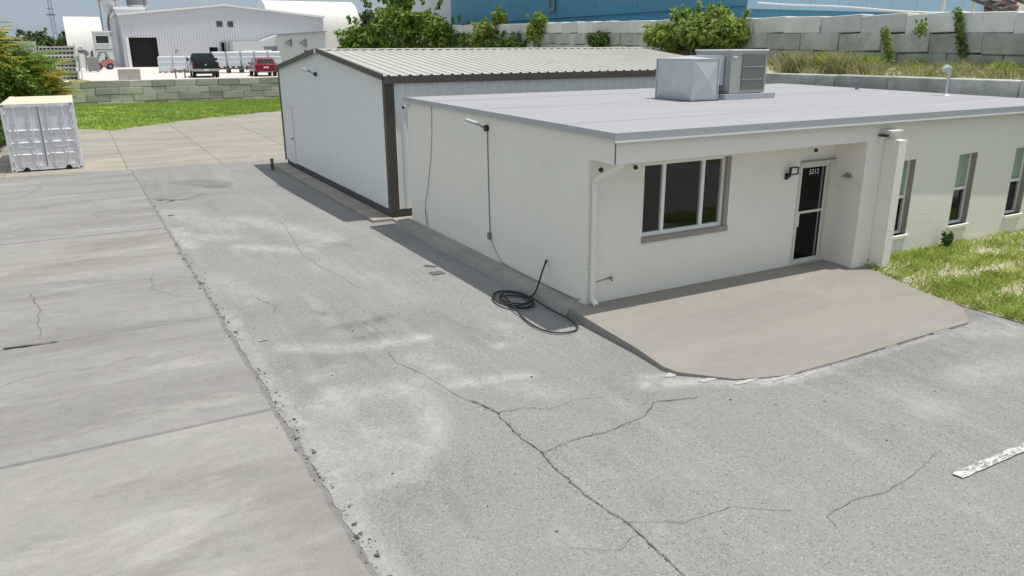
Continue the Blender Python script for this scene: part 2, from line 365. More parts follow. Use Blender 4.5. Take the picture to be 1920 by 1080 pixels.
MAT['lawn'] = foliage('lawn_blades', [(.20, .36, .07), (.28, .45, .085), (.38, .51, .10), (.50, .55, .15)], .45, hue=True)
MAT['dry'] = foliage('dry_weeds', [(.52, .46, .27), (.60, .54, .36), (.42, .44, .16), (.30, .38, .08)], .4)
MAT['gravel'] = plain('gravel_heap', (.42, .38, .31), .95, var=.3, scale=3, bmp=.8, bscale=8)
MAT['rust'] = plain('rusty_brick', (.25, .11, .08), .9, var=.3, scale=5)

# ------------------------------------------------------------------ ground
def struct(o): return tag(o, kind='structure')
g = MB().add([(-3000,-3000,-.06),(3000,-3000,-.06),(3000,3000,-.06),(-3000,3000,-.06)], [(0,1,2,3)])
struct(g.build('ground', MAT['earth']))
# dirt bed below the paving, seen in the joints
struct(MB().add([(-16,-14,-.022),(15,-14,-.022),(15,52,-.022),(-16,52,-.022)], [(0,1,2,3)]).build('paving_bed', MAT['filler']))
struct(MB().add([(-16,-14,-.0065),(-5.45,-14,-.0065),(-5.84,24,-.0065),(-16,24,-.0065)], [(0,1,2,3)]).build('joint_bed', MAT['filler']))
struct(MB().add([(-60,-46,-.03),(60,-46,-.03),(60,-14.02,-.03),(-60,-14.02,-.03)], [(0,1,2,3)]).build('street', MAT['asphalt']))  # unseen paving behind the camera, added so the front window reflects grey

def seg_mask(P, line, r, soft):
    d = np.full(len(P), 1e9)
    L = np.array(line, float)
    if len(L) == 1: d = np.hypot(P[:,0]-L[0,0], P[:,1]-L[0,1])
    for a, b in zip(L[:-1], L[1:]):
        ab = b - a; t = np.clip(((P - a) @ ab) / (ab @ ab), 0, 1)
        q = a + t[:, None] * ab; d = np.minimum(d, np.hypot(*(P - q).T))
    return np.clip(1 - (d - r) / soft, 0, 1)
def frange(a, b, st): return list(np.arange(a, b - 1e-6, st))

def asphalt_lot():
    xs = np.array(frange(-5.62, 3.0, .07) + frange(3.0, 15.0, .3) + [15.0])
    ys = np.array(frange(-14, -6.5, .5) + frange(-6.5, 4.0, .07) + frange(4.0, 24.0, .16) + [24.0])
    X, Y = np.meshgrid(xs, ys); P = np.stack([X.ravel(), Y.ravel()], 1); n = len(P)
    Z = np.array([.010*mnoise.noise((p[0]*.35, p[1]*.35, 0)) + .002*mnoise.noise((p[0]*3, p[1]*3, 4)) for p in P])
    left = P[:,0] < -5.6
    nearl = (~left) & (P[:,0] < -5.2); P[nearl, 0] -= .0102*np.maximum(P[nearl, 1], 0)*(-5.2-P[nearl, 0])/.4
    P[left, 0] = np.array([-5.635 - .0102*y + .05*mnoise.noise((0, y*1.1, 3)) + .035*mnoise.noise((0, y*5, 9)) + .02*mnoise.noise((0, y*13, 1)) for y in P[left, 1]])
    Z = np.clip(Z, -.012, .012)
    pale = np.zeros(n); dark = np.zeros(n)
    def pl(line, r, soft, k=1.0):
        nonlocal pale; pale = np.maximum(pale, k*seg_mask(P, line, r, soft))
    def dk(line, r, soft, k=1.0):
        nonlocal dark; dark = np.maximum(dark, k*seg_mask(P, line, r, soft))
    # mineral stains left by standing water
    pl([(-4.05,-.5),(-3.86,-.9),(-3.88,-1.3),(-4.02,-1.8),(-4.25,-2.25),(-4.72,-2.75),(-5.28,-2.85)], .05, .24, .75)
    pl([(-4.75,-1.7),(-4.5,-2.3),(-5.1,-2.2),(-5.3,-1.5)], .10, .40, .55)
    pl([(-4.05,-.5),(-4.7,-.45),(-5.1,-.9)], .10, .30, .5)
    pl([(-5.52,-4.5),(-5.48,-2.8),(-5.40,-1.8),(-5.48,-.8)], .04, .2, .7); pl([(-5.48,-.8),(-5.52,.5),(-5.5,2.2),(-5.55,4)], .03, .16, .65)
    pl([(-5.05,1.75),(-4.4,1.3),(-3.88,1.12),(-3.4,1.1),(-2.95,1.05)], .06, .22, .75)
    pl([(-3.1,1.08),(-2.9,1.02)], .05, .12, 1)
    pl([(-3.3,-.8),(-2.8,-.95),(-2.26,-1.06)], .06, .2, .7); pl([(-2.4,-1.02),(-2.2,-1.07)], .04, .12, 1)
    pl([(-2.6,-1.3),(-2.1,-1.85)], .1, .25, .45)
    pl([(-3.95,-.62),(-3.5,-.5),(-3.2,-.45),(-3.35,.3)], .08, .22, .6)
    pl([(-5.1,-.6),(-4.8,-.3)], .1, .2, .7); pl([(-4.9,.4),(-4.6,.45)], .08, .2, .6)
    pl([(-2.1,.15),(-1.95,.15)], .05, .12, .9); pl([(-1.6,.9),(-1.5,.9)], .06, .15, .5)
    pl([(-3.85,12.2),(-3.0,10.4),(-2.4,8.5)], .12, .5, .65); pl([(-4.4,8.8),(-3.3,7.8),(-2.6,8.2)], .08, .35, .75)
    pl([(-5.4,14.2),(-4.9,12.5),(-4.2,11.2)], .2, .6, .5); pl([(-5.5,10.6),(-4.6,10.0)], .15, .4, .7); pl([(-5.55,11.6),(-5.45,9.5)], .1, .3, .8)
    pl([(-5.4,6.5),(-4.9,4.5)], .1, .4, .35); pl([(-3.2,6.3),(-2.5,4.6),(-2.2,3)], .1, .4, .3)
    pl([(-.95,-2.2),(-.3,-2.45),(.2,-2.76),(.75,-2.98),(1.6,-3.06)], .05, .18, 1); pl([(-.2,-2.4),(.6,-2.92)], .10, .12, 1); pl([(-.8,-1.95),(-.45,-2.1)], .03, .12, .8)
    pl([(1.6,-3.05),(3.2,-3.05),(4.4,-2.98),(5.6,-3.0)], .02, .10, .6)
    pl([(4.9,-3.2),(5.4,-3.4),(5.9,-3.3)], .12, .4, .7); pl([(3.2,-4.2),(3.7,-4.25)], .12, .3, .55); pl([(1.7,-4.6),(2.0,-4.65)], .1, .25, .4)
    # darker patches and oil
    dk([(-5.2,20.6),(-5.0,17.2)], .42, .35, .22); dk([(-4.3,19.6),(-3.6,18.6)], .55, .25, .42); dk([(-3.75,18.2),(-3.5,18.0)], .12, .35, .8)
    dk([(-5.55,16.6),(-5.2,16.1),(-4.7,16.0)], .05, .2, .7); dk([(-4.6,16.3),(-4.2,16.8)], .05, .2, .45)
    dk([(-4.0,2.2),(-3.4,2.2),(-3.2,2.35)], .04, .22, .5); dk([(-4.1,3.2),(-4.0,3.0)], .04, .14, .4); dk([(-3.6,1.6),(-3.9,1.55)], .03, .15, .4)
    dk([(-2.95,8.0),(-2.3,7.9)], .05, .3, .35); dk([(-5.0,-3.2),(-4.4,-3.3)], .2, .6, .18); dk([(-5.0,1.0),(-4.4,.3)], .2, .6, .16)
    dk([(2.0,-3.4),(4.5,-3.4)], .15, .6, .25)
    nx, ny = len(xs), len(ys)
    idx = np.arange(n).reshape(ny, nx)
    F = np.stack([idx[:-1,:-1].ravel(), idx[:-1,1:].ravel(), idx[1:,1:].ravel(), idx[1:,:-1].ravel()], 1)
    me = bpy.data.meshes.new('asphalt_lot')
    me.from_pydata(np.column_stack([P, Z]).tolist(), [], F.tolist()); me.update()
    for nm, arr in (('pale', pale), ('dark', dark)):
        a = me.attributes.new(nm, 'FLOAT', 'POINT'); a.data.foreach_set('value', arr.astype(np.float32))
    me.polygons.foreach_set('use_smooth', [True]*len(me.polygons))
    return struct(link('asphalt_lot', me, MAT['asphalt']))
lot = asphalt_lot()

def ribbon(line, w0, w1, z, jag, seed, step=.05):
    """jagged narrow strip along a polyline"""
    L = [Vector((*p, 0)) for p in line]; pts = []
    for a, b in zip(L[:-1], L[1:]):
        k = max(1, int((b-a).length/step)); pts += [a.lerp(b, i/k) for i in range(k)]
    pts.append(L[-1]); m = MB(); vs = []; fs = []
    for i, p in enumerate(pts):
        d = (pts[min(i+1, len(pts)-1)] - pts[max(i-1, 0)]).normalized(); nrm = Vector((-d.y, d.x, 0))
        s = i*step
        c = p + nrm*(jag*mnoise.noise((s*2.2, seed, 0)) + jag*.6*mnoise.noise((s*8, seed, 5)))
        t = i/max(1, len(pts)-1)
        w = (w0*(1-t) + w1*t)*.55*(.3 + 1.3*abs(mnoise.noise((s*5, seed, 9))))/2 + .0012
        vs += [(c+nrm*w) + Vector((0,0,z)), (c-nrm*w) + Vector((0,0,z))]
        if i: fs.append((2*i-2, 2*i-1, 2*i+1, 2*i))
    return m.add(vs, fs)
CR = [([(-3.34,-1.42),(-3.16,-1.94),(-3.24,-2.5),(-3.22,-3.1),(-3.27,-4.0),(-3.18,-4.7),(-3.21,-5.3),(-3.25,-6.2)], .034, .022),
      ([(-3.16,-1.94),(-2.8,-2.0),(-2.5,-2.18)], .020, .006),
      ([(-3.22,-3.12),(-2.6,-3.02),(-2.23,-3.05),(-1.56,-2.94),(-1.2,-2.72),(-.6,-2.84)], .012, .03),
      ([(-3.25,-4.9),(-3.5,-5.0),(-3.9,-4.75)], .008, .004),
      ([(-1.45,-5.75),(-1.37,-5.59),(-.9,-5.53),(-.4,-5.6),(-.14,-5.55)], .008, .010),
      ([(-3.55,-.25),(-3.75,.3),(-3.7,.75)], .010, .008),
      ([(-3.34,7.25),(-3.26,6.15),(-3.1,5.2),(-3.0,4.2)], .012, .008),
      ([(-3.34,-1.42),(-3.45,-.9),(-3.55,-.25)], .014, .006),
      ([(-.14,-5.55),(.4,-5.42),(.9,-5.35)], .008, .004),
      ([(-2.5,-2.18),(-2.1,-2.1),(-1.7,-2.25)], .006, .004),
      ([(-3.2,-4.66),(-2.7,-4.95),(-2.1,-5.0),(-1.6,-5.35)], .009, .005),
      ([(-2.9,11.5),(-3.1,9.6),(-3.34,7.25)], .010, .010),
      ([(-4.92,4.6),(-4.83,4.2),(-4.72,3.9),(-4.78,3.6)], .014, .010)]
for i, (ln, w0, w1) in enumerate(CR):
    ribbon(ln, w0, w1, .013, .04, i*3.7).build('crack', MAT['crack'], lot)
# crumbled pits along the seam between asphalt and concrete
pits = [(-5.60,-3.95,.05),(-5.62,-3.55,.035),(-5.63,-3.38,.05),(-5.58,-3.05,.03),(-5.63,-2.62,.03),(-5.61,-1.78,.04),(-5.60,-1.72,.03),(-5.62,.1,.03),(-5.66,2.4,.04),(-5.68,2.85,.06),(-5.7,3.4,.06),(-5.72,3.75,.05),
        (-5.74,4.5,.05),(-5.76,5.0,.05),(-5.78,5.6,.04),(-5.78,6.1,.08),(-5.82,6.6,.05),(-5.82,7.0,.05),(-5.84,7.6,.06),(-5.86,8.3,.07),(-5.88,8.9,.07),(-5.6,-4.3,.04),(-5.58,-4.6,.05),(-5.6,13.6,.14),(-5.3,16.0,.18),(-5.6,16.3,.12)]
for i, (x, y, r) in enumerate(pits):
    vs = []; k = 9
    for q in range(k):
        t = 2*math.pi*q/k; rr = r*.8*(.35 + 1.2*abs(mnoise.noise((math.cos(t)*2+i, math.sin(t)*2, i*1.7))))
        vs.append((x+.08+rr*math.cos(t)*1.25, y+rr*math.sin(t)*.8, .0145))
    MB().add(vs, [tuple(range(k))]).build('pit', MAT['crack'], lot)
# crumbs of asphalt and grit lying along the seam and the ramp lip
def rubble(pts, seed, name, mat, parent, rmin=.006, rmax=.022):
    rr = random.Random(seed); m = MB()
    for (x, y) in pts:
        r = rr.uniform(rmin, rmax)*(.35 + .7*rr.random()); vs = []
        for q in range(6):
            t = q*math.pi/3 + rr.uniform(-.3, .3); vs.append((x+r*math.cos(t)*rr.uniform(.7,1.3), y+r*math.sin(t)*rr.uniform(.7,1.3), .004))
        vs += [(v[0]*.5+x*.5+rr.uniform(-.2,.2)*r, v[1]*.5+y*.5, .006+r*rr.uniform(.25,.5)) for v in vs[:6]]
        m.add(vs, [(k, (k+1) % 6, 6+(k+1) % 6, 6+k) for k in range(6)] + [tuple(range(6, 12))])
    return tag(m.build(name, mat, parent), kind='stuff')
rb = random.Random(11); pp = []
for i in range(900):
    y = rb.choice([rb.uniform(-5, 9), rb.uniform(-5, 18)]); c = .5 + .9*mnoise.noise((y*.9, 4, 0))
    if rb.random() > c: continue
    pp.append((-5.63 - .0102*y + rb.gauss(.02, .06), y))
rubble(pp[0::2], 5, 'seam_grit', MAT['filler'], lot); rubble(pp[1::4], 6, 'seam_grit', MAT['crack'], lot, .008, .028); rubble(pp[3::4], 7, 'seam_grit', MAT['pale_grit'], lot, .005, .02)
rubble([(rb.uniform(-5, 6), rb.uniform(-6, 6)) for _ in range(90)], 8, 'loose_grit', MAT['crack'], lot, .008, .02)
# painted bay line at the right, worn into flakes, and a short dash
def worn_line(x0, y0, x1, y1, seed):
    m = MB(); n = max(3, int((x1-x0)/.06)); vs = []; fs = []
    for i in range(n+1):
        x = x0 + (x1-x0)*i/n
        vs += [(x+.01*mnoise.noise((x*9, seed, 0)), y0+.010*mnoise.noise((x*7, seed, 1)), .014), (x-.02+.01*mnoise.noise((x*9, seed, 5)), y1+.010*mnoise.noise((x*7, seed, 3)), .014)]
        if i: fs.append((2*i-2, 2*i, 2*i+1, 2*i-1))
    return m.add(vs, fs)
worn_line(.50, -5.83, 4.6, -5.71, 3).build('bay_line', MAT['paint_line'], lot)
worn_line(-5.34, 2.20, -5.20, 2.26, 5).build('paint_dash', MAT['paint_line'], lot)
# grit along the widest cracks
cp = []
for ln, w0, w1 in CR[:3]:
    for a_, b_ in zip(ln[:-1], ln[1:]):
        for q in range(int(math.hypot(b_[0]-a_[0], b_[1]-a_[1])*34)):
            t = rb.random()
            if mnoise.noise((a_[0]+t*3, a_[1]+t*2, q*.05)) < -.05: continue
            cp.append((a_[0]+(b_[0]-a_[0])*t+rb.gauss(0, .022), a_[1]+(b_[1]-a_[1])*t+rb.gauss(0, .022)))
rubble(cp, 15, 'crack_grit', MAT['crack'], lot, .004, .013)

# concrete yard on the left, slab by slab
yard = thing('concrete_yard', (0,0,0), None, None); tag(yard, kind='structure')
def slab(x0, y0, x1, y1, mat, parent, dz=0, gap=.012, seed=0, follow=False):
    m = MB(); top = []; n = 26
    per = []
    for (a, b) in (((x0,y0),(x1,y0)), ((x1,y0),(x1,y1)), ((x1,y1),(x0,y1)), ((x0,y1),(x0,y0))):
        for i in range(n):
            t = i/n; x = a[0]+(b[0]-a[0])*t; y = a[1]+(b[1]-a[1])*t
            if follow and x > x0 + .5: x += (seam_x(y)-seam_x((y0+y1)/2))*(x-x0)/(x1-x0) + (.03*mnoise.noise((0, y*1.7, 8)) + .02*mnoise.noise((0, y*6, 2)) if x > x1-.3 else 0)
            per.append((x + .016*mnoise.noise((x*1.3, y*1.3, seed)) + .010*mnoise.noise((x*7, y*7, seed)), y + .016*mnoise.noise((x*1.3, y*1.3, seed+7)) + .010*mnoise.noise((x*7, y*7, seed+3))))
    cx, cy = (x0+x1)/2, (y0+y1)/2
    def ins(p, d): return (p[0] - math.copysign(min(d, abs(p[0]-cx)), p[0]-cx), p[1] - math.copysign(min(d, abs(p[1]-cy)), p[1]-cy))
    k = len(per); zt = .004+dz
    r0 = [(*ins(p, gap), -.02) for p in per]; r1 = [(*ins(p, gap), zt-.008) for p in per]; r2 = [(*ins(p, gap+.014), zt) for p in per]
    fs = [(i, (i+1) % k, k+(i+1) % k, k+i) for i in range(k)] + [(k+i, k+(i+1) % k, 2*k+(i+1) % k, 2*k+i) for i in range(k)] + [tuple(2*k+i for i in range(k))]
    m.add(r0+r1+r2, fs)
    return m.build('slab', mat, parent)
def seam_x(y): return -5.655 - .0102*y
rows = [-14, -9.0, -4.8, -.36, 3.85, 7.7, 12.0, 17.4, 24.0]
for i, (a, b) in enumerate(zip(rows[:-1], rows[1:])):
    xr = seam_x((a+b)/2)-.02
    for j, (p, q) in enumerate(((-15.5, -12.0), (-12.0, -8.55), (-8.55, xr))):
        if j == 1: continue
        if j == 2: p = -12.0
        slab(p, a, q, b, MAT['slab'], yard, .006*random.uniform(-1, 1), .018 if i not in (2, 3) else .034, i*5+j, j == 2)
# tan concrete further back
far = thing('back_concrete', (0,0,0), None, None); tag(far, kind='structure')
for j, (p, q) in enumerate(((-15.5,-10.2),(-10.2,-6.0),(-6.0,-2.45),(-2.45,1.2),(1.2,5.0),(5.0,9.5))):
    for i, (a, b) in enumerate(((24.02,28.2),(28.2,32.6),(32.6,37.2),(37.2,42.0),(42.0,47),(47,51.5))):
        slab(p, a, q, b, MAT['slab_far'], far, .005*random.uniform(-1, 1), .008, 100+i*9+j)
for i, ln in enumerate([[(-9.6,22.8),(-8.9,21.2),(-9.1,20.0),(-9.5,18.8),(-10,17.9)], [(-8.7,7.0),(-8.52,6.0),(-8.5,5.2),(-8.45,4.2)], [(-7.35,-3.5),(-7.28,-3.9),(-7.36,-4.3),(-7.30,-4.7)], [(-7.28,-3.9),(-7.1,-3.7)], [(-8.9,2.2),(-8.3,2.45),(-7.6,2.3),(-7.0,2.5)], [(-7.0,13.5),(-7.4,14.6),(-7.2,16.0),(-7.5,17.3)], [(-6.2,5.4),(-6.6,6.2),(-6.5,7.4)],
                        [(-10.5,24.05),(-8.2,23.9),(-7.2,24.1)]]):
    ribbon(ln, .022 if i < 2 else .008, .012, .018, .08, 50+i).build('crack', MAT['crack'], yard)
ribbon([(-8.95,3.90),(-8.6,3.86),(-8.2,3.85)], .24, .10, .017, .02, 71).build('spalled_joint', MAT['crack'], yard)

# entrance ramp, raised walk along the office and kerb
def ramp_z(x, y):
    t = max(0, min(1, (y + 2.95) / 3.35)); return .016 + .150*t
def build_ramp():
    edge = [(-.36, .73), (-.37, -1.2), (-.43, -1.92), (-.36, -2.16), (.22, -2.70), (.60, -2.84), (1.0, -2.95), (2.2,-2.96), (3.4,-2.94), (4.5, -2.92), (5.35, -2.93), (6.0, -2.45), (6.16, -1.3), (6.5, -.02), (6.3, .0), (6.09, .02), (6.09, .73)]
    bm = bmesh.new()
    vs = [bm.verts.new((x, y, ramp_z(x, y))) for x, y in edge]
    f = bm.faces.new(vs)
    for i in range(9):
        y = -2.9 + i*.4
        bmesh.ops.bisect_plane(bm, geom=bm.verts[:]+bm.edges[:]+bm.faces[:], plane_co=(0, y, 0), plane_no=(0, 1, 0))
    for v in bm.verts: v.co.z = ramp_z(v.co.x, v.co.y) + .005*mnoise.noise((v.co.x, v.co.y, 0))
    bd = [e for e in bm.edges if e.is_boundary]
    ext = bmesh.ops.extrude_edge_only(bm, edges=bd)
    for v in [q for q in ext['geom'] if isinstance(q, bmesh.types.BMVert)]: v.co.z = -.02
    bmesh.ops.recalc_face_normals(bm, faces=bm.faces)
    me = bpy.data.meshes.new('entrance_ramp'); bm.to_mesh(me); bm.free()
    return struct(link('entrance_ramp', me, MAT['ramp']))
rampo = build_ramp()
# thin broken lip of old patching mortar where ramp meets asphalt
ribbon([(1.0,-2.975),(2.2,-2.985),(3.4,-2.965),(4.5,-2.945),(5.35,-2.955)], .03, .035, .0155, .02, 5).build('joint_crack', MAT['crack'], rampo)
def patch(cx, cy, rx, ry, z0, seed, h=.014):
    k = 18; ring_ = []
    for q in range(k):
        t = 2*math.pi*q/k; f = 1 + .55*mnoise.noise((math.cos(t)*1.7+seed, math.sin(t)*1.7, seed*.3)); ring_.append((cx+rx*f*math.cos(t), cy+ry*f*math.sin(t)))
    vs = [(x, y, z0) for x, y in ring_] + [(cx+(x-cx)*.72, cy+(y-cy)*.72, z0+h) for x, y in ring_]
    return MB().add(vs, [(q, (q+1) % k, k+(q+1) % k, k+q) for q in range(k)] + [tuple(range(k, 2*k))]).build('mortar_patch', MAT['pale_grit'], rampo, smooth=True)
for i, a_ in enumerate(((-.40,-2.10,.15,.06),(-.06,-2.50,.22,.05),(.42,-2.80,.30,.04),(.95,-2.965,.26,.03),(3.3,-2.965,.2,.02),(4.6,-2.945,.3,.022))): patch(*a_, .008, i*2.3, .005)
walk = struct(MB().prism([(-.42,-.02),(-.36,.12),(-.33,.16),(.0,.172),(.0,-.02)], 'y', .735, 9.1).build('side_walk', MAT['kerb']))

# ------------------------------------------------------------------ office
office = thing('office_building', (0,0,0), 'low flat-roofed white painted block office with a recessed glass door entrance', 'building')
D, HB, W1, Z0 = .733, 2.729, 6.10, .168
def zr(y): return 3.15 + .012*y       # underside of roof
wm = MB()
def wall_y(m, y0, y1, x0, x1, z0, z1, holes):
    """wall running along x with rectangular holes (xa,za,xb,zb)"""
    xs = sorted({x0, x1, *[h[0] for h in holes], *[h[2] for h in holes]})
    for a, b in zip(xs[:-1], xs[1:]):
        hs = sorted([(h[1], h[3]) for h in holes if h[0] <= a+1e-6 and h[2] >= b-1e-6]); z = z0
        for (p, q) in hs:
            if p > z: m.box(a, y0, z, b, y1, p)
            z = q
        if z < z1: m.box(a, y0, z, b, y1, z1)
WIN = (1.193, 1.137, 3.243, 2.572); DOOR = (5.115, .10, 6.055, 2.30)
m = MB(); m.prism([(D,0),(8.9,0),(8.9,zr(8.9)),(0,zr(0)),(0,HB),(D,HB)], 'x', 0, .2); m.build('side_wall', MAT['stucco'], office)
m = MB(); wall_y(m, D, D+.2, .2, W1, 0, HB+.12, [WIN, DOOR]); m.build('recessed_wall', MAT['stucco'], office)
m = MB().box(.2, 0, HB, 6.1, .2, zr(0)); m.build('header_beam', MAT['stucco'], office)
MB().box(.2, .2, HB+.004, 6.1, D, HB+.06).build('soffit', MAT['stucco'], office)
MB().box(6.1, 0, 0, 6.3, D+.2, zr(0)).build('return_wall', MAT['stucco'], office)
RW = [(7.056, .68, 7.731, 2.27), (9.213, .68, 9.889, 2.27), (11.371, .68, 12.047, 2.27)]
m = MB(); wall_y(m, 0, .2, 6.3, 13.0, 0, zr(0), RW); m.build('front_wall', MAT['stucco_rough'], office)
m = MB().prism([(.2,0),(8.9,0),(8.9,zr(8.9)),(.2,zr(.2))], 'x', 12.8, 13.0); m.build('end_wall', MAT['stucco'], office)
MB().box(.2, 8.7, 0, 12.8, 8.9, zr(8.7)).build('back_wall', MAT['stucco'], office)
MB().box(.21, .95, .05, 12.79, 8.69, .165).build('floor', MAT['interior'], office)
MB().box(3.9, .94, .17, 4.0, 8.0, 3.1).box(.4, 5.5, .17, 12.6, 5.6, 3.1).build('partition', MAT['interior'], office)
# fin beside the entrance
MB().box(6.60, -.33, -.02, 6.84, -.002, 2.75).build('wing_wall', MAT['stucco_rough'], office, bevel=.012)
# roof: sloping deck with metal edge
def roof_y0(x): return -.05 - .17*min(1, x/9)
m = MB()
rx0, rx1 = -.05, 13.5
top = [(rx0, roof_y0(rx0), 3.225), (rx1, roof_y0(rx1), 3.225), (rx1, 9.0, 3.335), (rx0, 9.0, 3.335)]
low = [(p[0], p[1], p[2]-.07) for p in top]
m.add(top+low, [(0,1,2,3),(7,6,5,4),(0,4,5,1),(1,5,6,2),(2,6,7,3),(3,7,4,0)])
roof = m.build('roof', MAT['roof_mem'], office)
def edge_strip(a, b, w, hgt, name, mat, parent):
    m = MB(); m.bar(a, b, w, hgt); return m.build(name, mat, parent)
# drip edge: thin metal band around the visible sides
fa = MB(); fa.bar((rx0-.012, roof_y0(rx0), 3.185), (rx0-.012, 9.0, 3.295), .022, .105); fa.build('edge_flashing', MAT['fascia'], roof)
fa = MB(); fa.bar((rx0-.02, roof_y0(rx0)-.012, 3.168), (rx1, roof_y0(rx1)-.012, 3.168), .022, .135); fa.build('edge_flashing', MAT['fascia'], roof)
fa = MB(); fa.bar((rx0-.02, roof_y0(rx0)-.03, 3.094), (rx1, roof_y0(rx1)-.03, 3.094), .016, .022); fa.build('drip_lip', MAT['white_metal'], roof)
for i, y in enumerate((1.6, 4.9, 7.4)):
    z = 3.225 + .11*(y+.1)/9.1
    sm = MB(); sm.bar((rx0+.05, y, z+.001), (rx1-.05, y+.04, z+.001), .09, .005); sm.build('membrane_seam', MAT['roof_mem'], roof)
MB().bar((-.004, -.004, 3.14), (-.004, -.004, HB+.01), .014, .014).build('corner_seam', MAT['found'], office)

def window_big():
    x0, z0, x1, z1 = WIN; yg = D + .09
    fr = MB(); t = .05
    for (a, b, c, d) in ((x0,z0+.10,x0+t,z1),(x1-t-.10,z0+.10,x1-.10,z1),(x0+t,z1-t,x1-t-.10,z1),(x0+t,z0+.10,x1-t-.10,z0+.10+t+.02)):
        fr.box(a, yg-.03, b, c, yg+.04, d)
    w = fr.build('window', MAT['alu'], office)
    tag(w, 'wide three-pane front window with white frame and taupe reveal')
    xm = [x0+t, x0+.50, x0+1.43, x1-.10-t]
    for q in (1, 2): MB().box(xm[q]-.035, yg-.028, z0+.17, xm[q]+.035, yg+.035, z1-t).build('mullion', MAT['alu'], w)
    for a, b in zip(xm[:-1], xm[1:]): MB().box(a+(.035 if a != xm[0] else 0), yg, z0+.17, b-(.035 if b != xm[-1] else 0), yg+.006, z1-t).build('pane', MAT['glass'], w)
    MB().box(x0-.01, D-.03, z0, x1+.01, D+.198, z0+.10).build('sill', MAT['reveal'], w)
    MB().box(x1-.10, D-.004, z0+.10, x1, D+.198, z1).build('jamb', MAT['reveal'], w)
window_big()
def window_small(x0, z0, x1, z1, lab):
    yg = .135; t = .045; fr = MB()
    for (a, b, c, d) in ((x0,z0,x0+t,z1),(x1-t,z0,x1,z1),(x0+t,z1-t,x1-t,z1),(x0+t,z0,x1-t,z0+t+.01)): fr.box(a, yg, b, c, yg+.05, d)
    w = fr.build('window', MAT['alu'], office); tag(w, lab)
    zm = z0 + (z1-z0)*.50
    MB().box(x0+t, yg-.012, zm-.03, x1-t, yg+.045, zm+.03).build('meeting_rail', MAT['alu'], w)
    MB().box(x1-.001-.0, .012, z0+.01, x1+.004, yg-.002, z1).build('jamb', MAT['reveal'], w)
    MB().box(x0+t, yg+.02, zm+.03, x1-t, yg+.026, z1-t).build('pane', MAT['glass'], w)
    MB().box(x0+t, yg+.005, z0+t+.01, x1-t, yg+.011, zm-.03).build('pane', MAT['glass'], w)
    b = MB()
    for i in range(18):
        z = zm+.04+i*.042; b.box(x0+t, yg+.034, z, x1-t, yg+.038, z+.039)
    b.build('blind', MAT['blind'], w)
    MB().box(x0-.03, -.055, z0-.075, x1+.03, yg-.004, z0).build('sill', MAT['stucco'], w, bevel=.008)
for h, lab in zip(RW, ('tall sash window just behind the wing wall', 'middle tall sash window of the front wall', 'tall sash window nearest the right edge')): window_small(*h, lab)
def entrance_door():
    x0, z0, x1, z1 = DOOR; z0 = Z0; y = D + .03
    fr = MB(); t = .055
    fr.box(x0, y-.06, z0, x0+t, y+.08, z1).box(x1-t, y-.06, z0, x1, y+.08, z1).box(x0+t, y-.06, z1-t, x1-t, y+.08, z1)
    d = fr.build('door', MAT['door_paint'], office); tag(d, 'dark glass entrance door in white frame with street number')
    lf = MB(); a, b = x0+t+.004, x1-t-.004
    lf.box(a, y, z0+.01, a+.06, y+.04, z1-t-.004).box(b-.06, y, z0+.01, b, y+.04, z1-t-.004).box(a+.06, y, z1-t-.07, b-.06, y+.04, z1-t-.004).box(a+.06, y, z0+.01, b-.06, y+.04, z0+.10).box(a+.06, y-.004, 1.235, b-.06, y+.036, 1.285)
    lf.build('door_leaf', MAT['door_paint'], d)
    MB().box(a+.06, y+.012, z0+.10, b-.06, y+.02, 1.235).build('pane', MAT['glass_dark'], d)
    MB().box(a+.06, y+.012, 1.285, b-.06, y+.02, z1-t-.07).build('pane', MAT['glass_dark'], d)
    MB().box(b-.17, y+.006, z0+.10, b-.12, y+.011, z1-t-.07).build('glass_edge_strip', MAT['steel_grey'], d)
    MB().box(a-.002, y-.055, .98, a+.05, y-.004, 1.27).build('push_handle', MAT['white_metal'], d, bevel=.006)
    # street number on the glass
    cu = bpy.data.curves.new('street_number', 'FONT'); cu.body = '5212'; cu.size = .145; cu.align_x = 'CENTER'; cu.extrude = .001
    to = bpy.data.objects.new('street_number', cu); COL.objects.link(to)
    dg = bpy.context.evaluated_depsgraph_get(); me = bpy.data.meshes.new_from_object(to.evaluated_get(dg)); bpy.data.objects.remove(to)
    o = link('street_number', me, MAT['number'], d); o.rotation_euler = (R(90), 0, 0); o.location = ((a+b)/2, y+.004, z1-t-.21)
    MB().box(x0+.02, y-.10, z1+.012, x1+.1, y-.035, z1+.03).build('drip_cap', MAT['reveal'], d)
    MB().box(x0, y-.08, z0-.03, x1, y+.08, z0+.008).build('threshold', MAT['fascia'], d)
entrance_door()
# downspout at the corner
ds = thing('downspout', (.1, .66, .17), 'white painted downspout with an angled elbow at the office corner', 'downspout')
def strap(z): MB().box(.045, .612, z, .155, .731, z+.018).build('strap', MAT['white_metal'], ds)
MB().tube([(.15,.02,2.74),(.14,.06,2.69),(.075,.60,2.40),(.082,.655,2.33),(.09,.66,2.2),(.10,.665,1.2),(.10,.665,.34),(.105,.655,.26),(.115,.55,.19)], .050, 10).build('pipe', MAT['stucco'], ds, smooth=True)
for z in (2.22, 1.55, .86): strap(z)
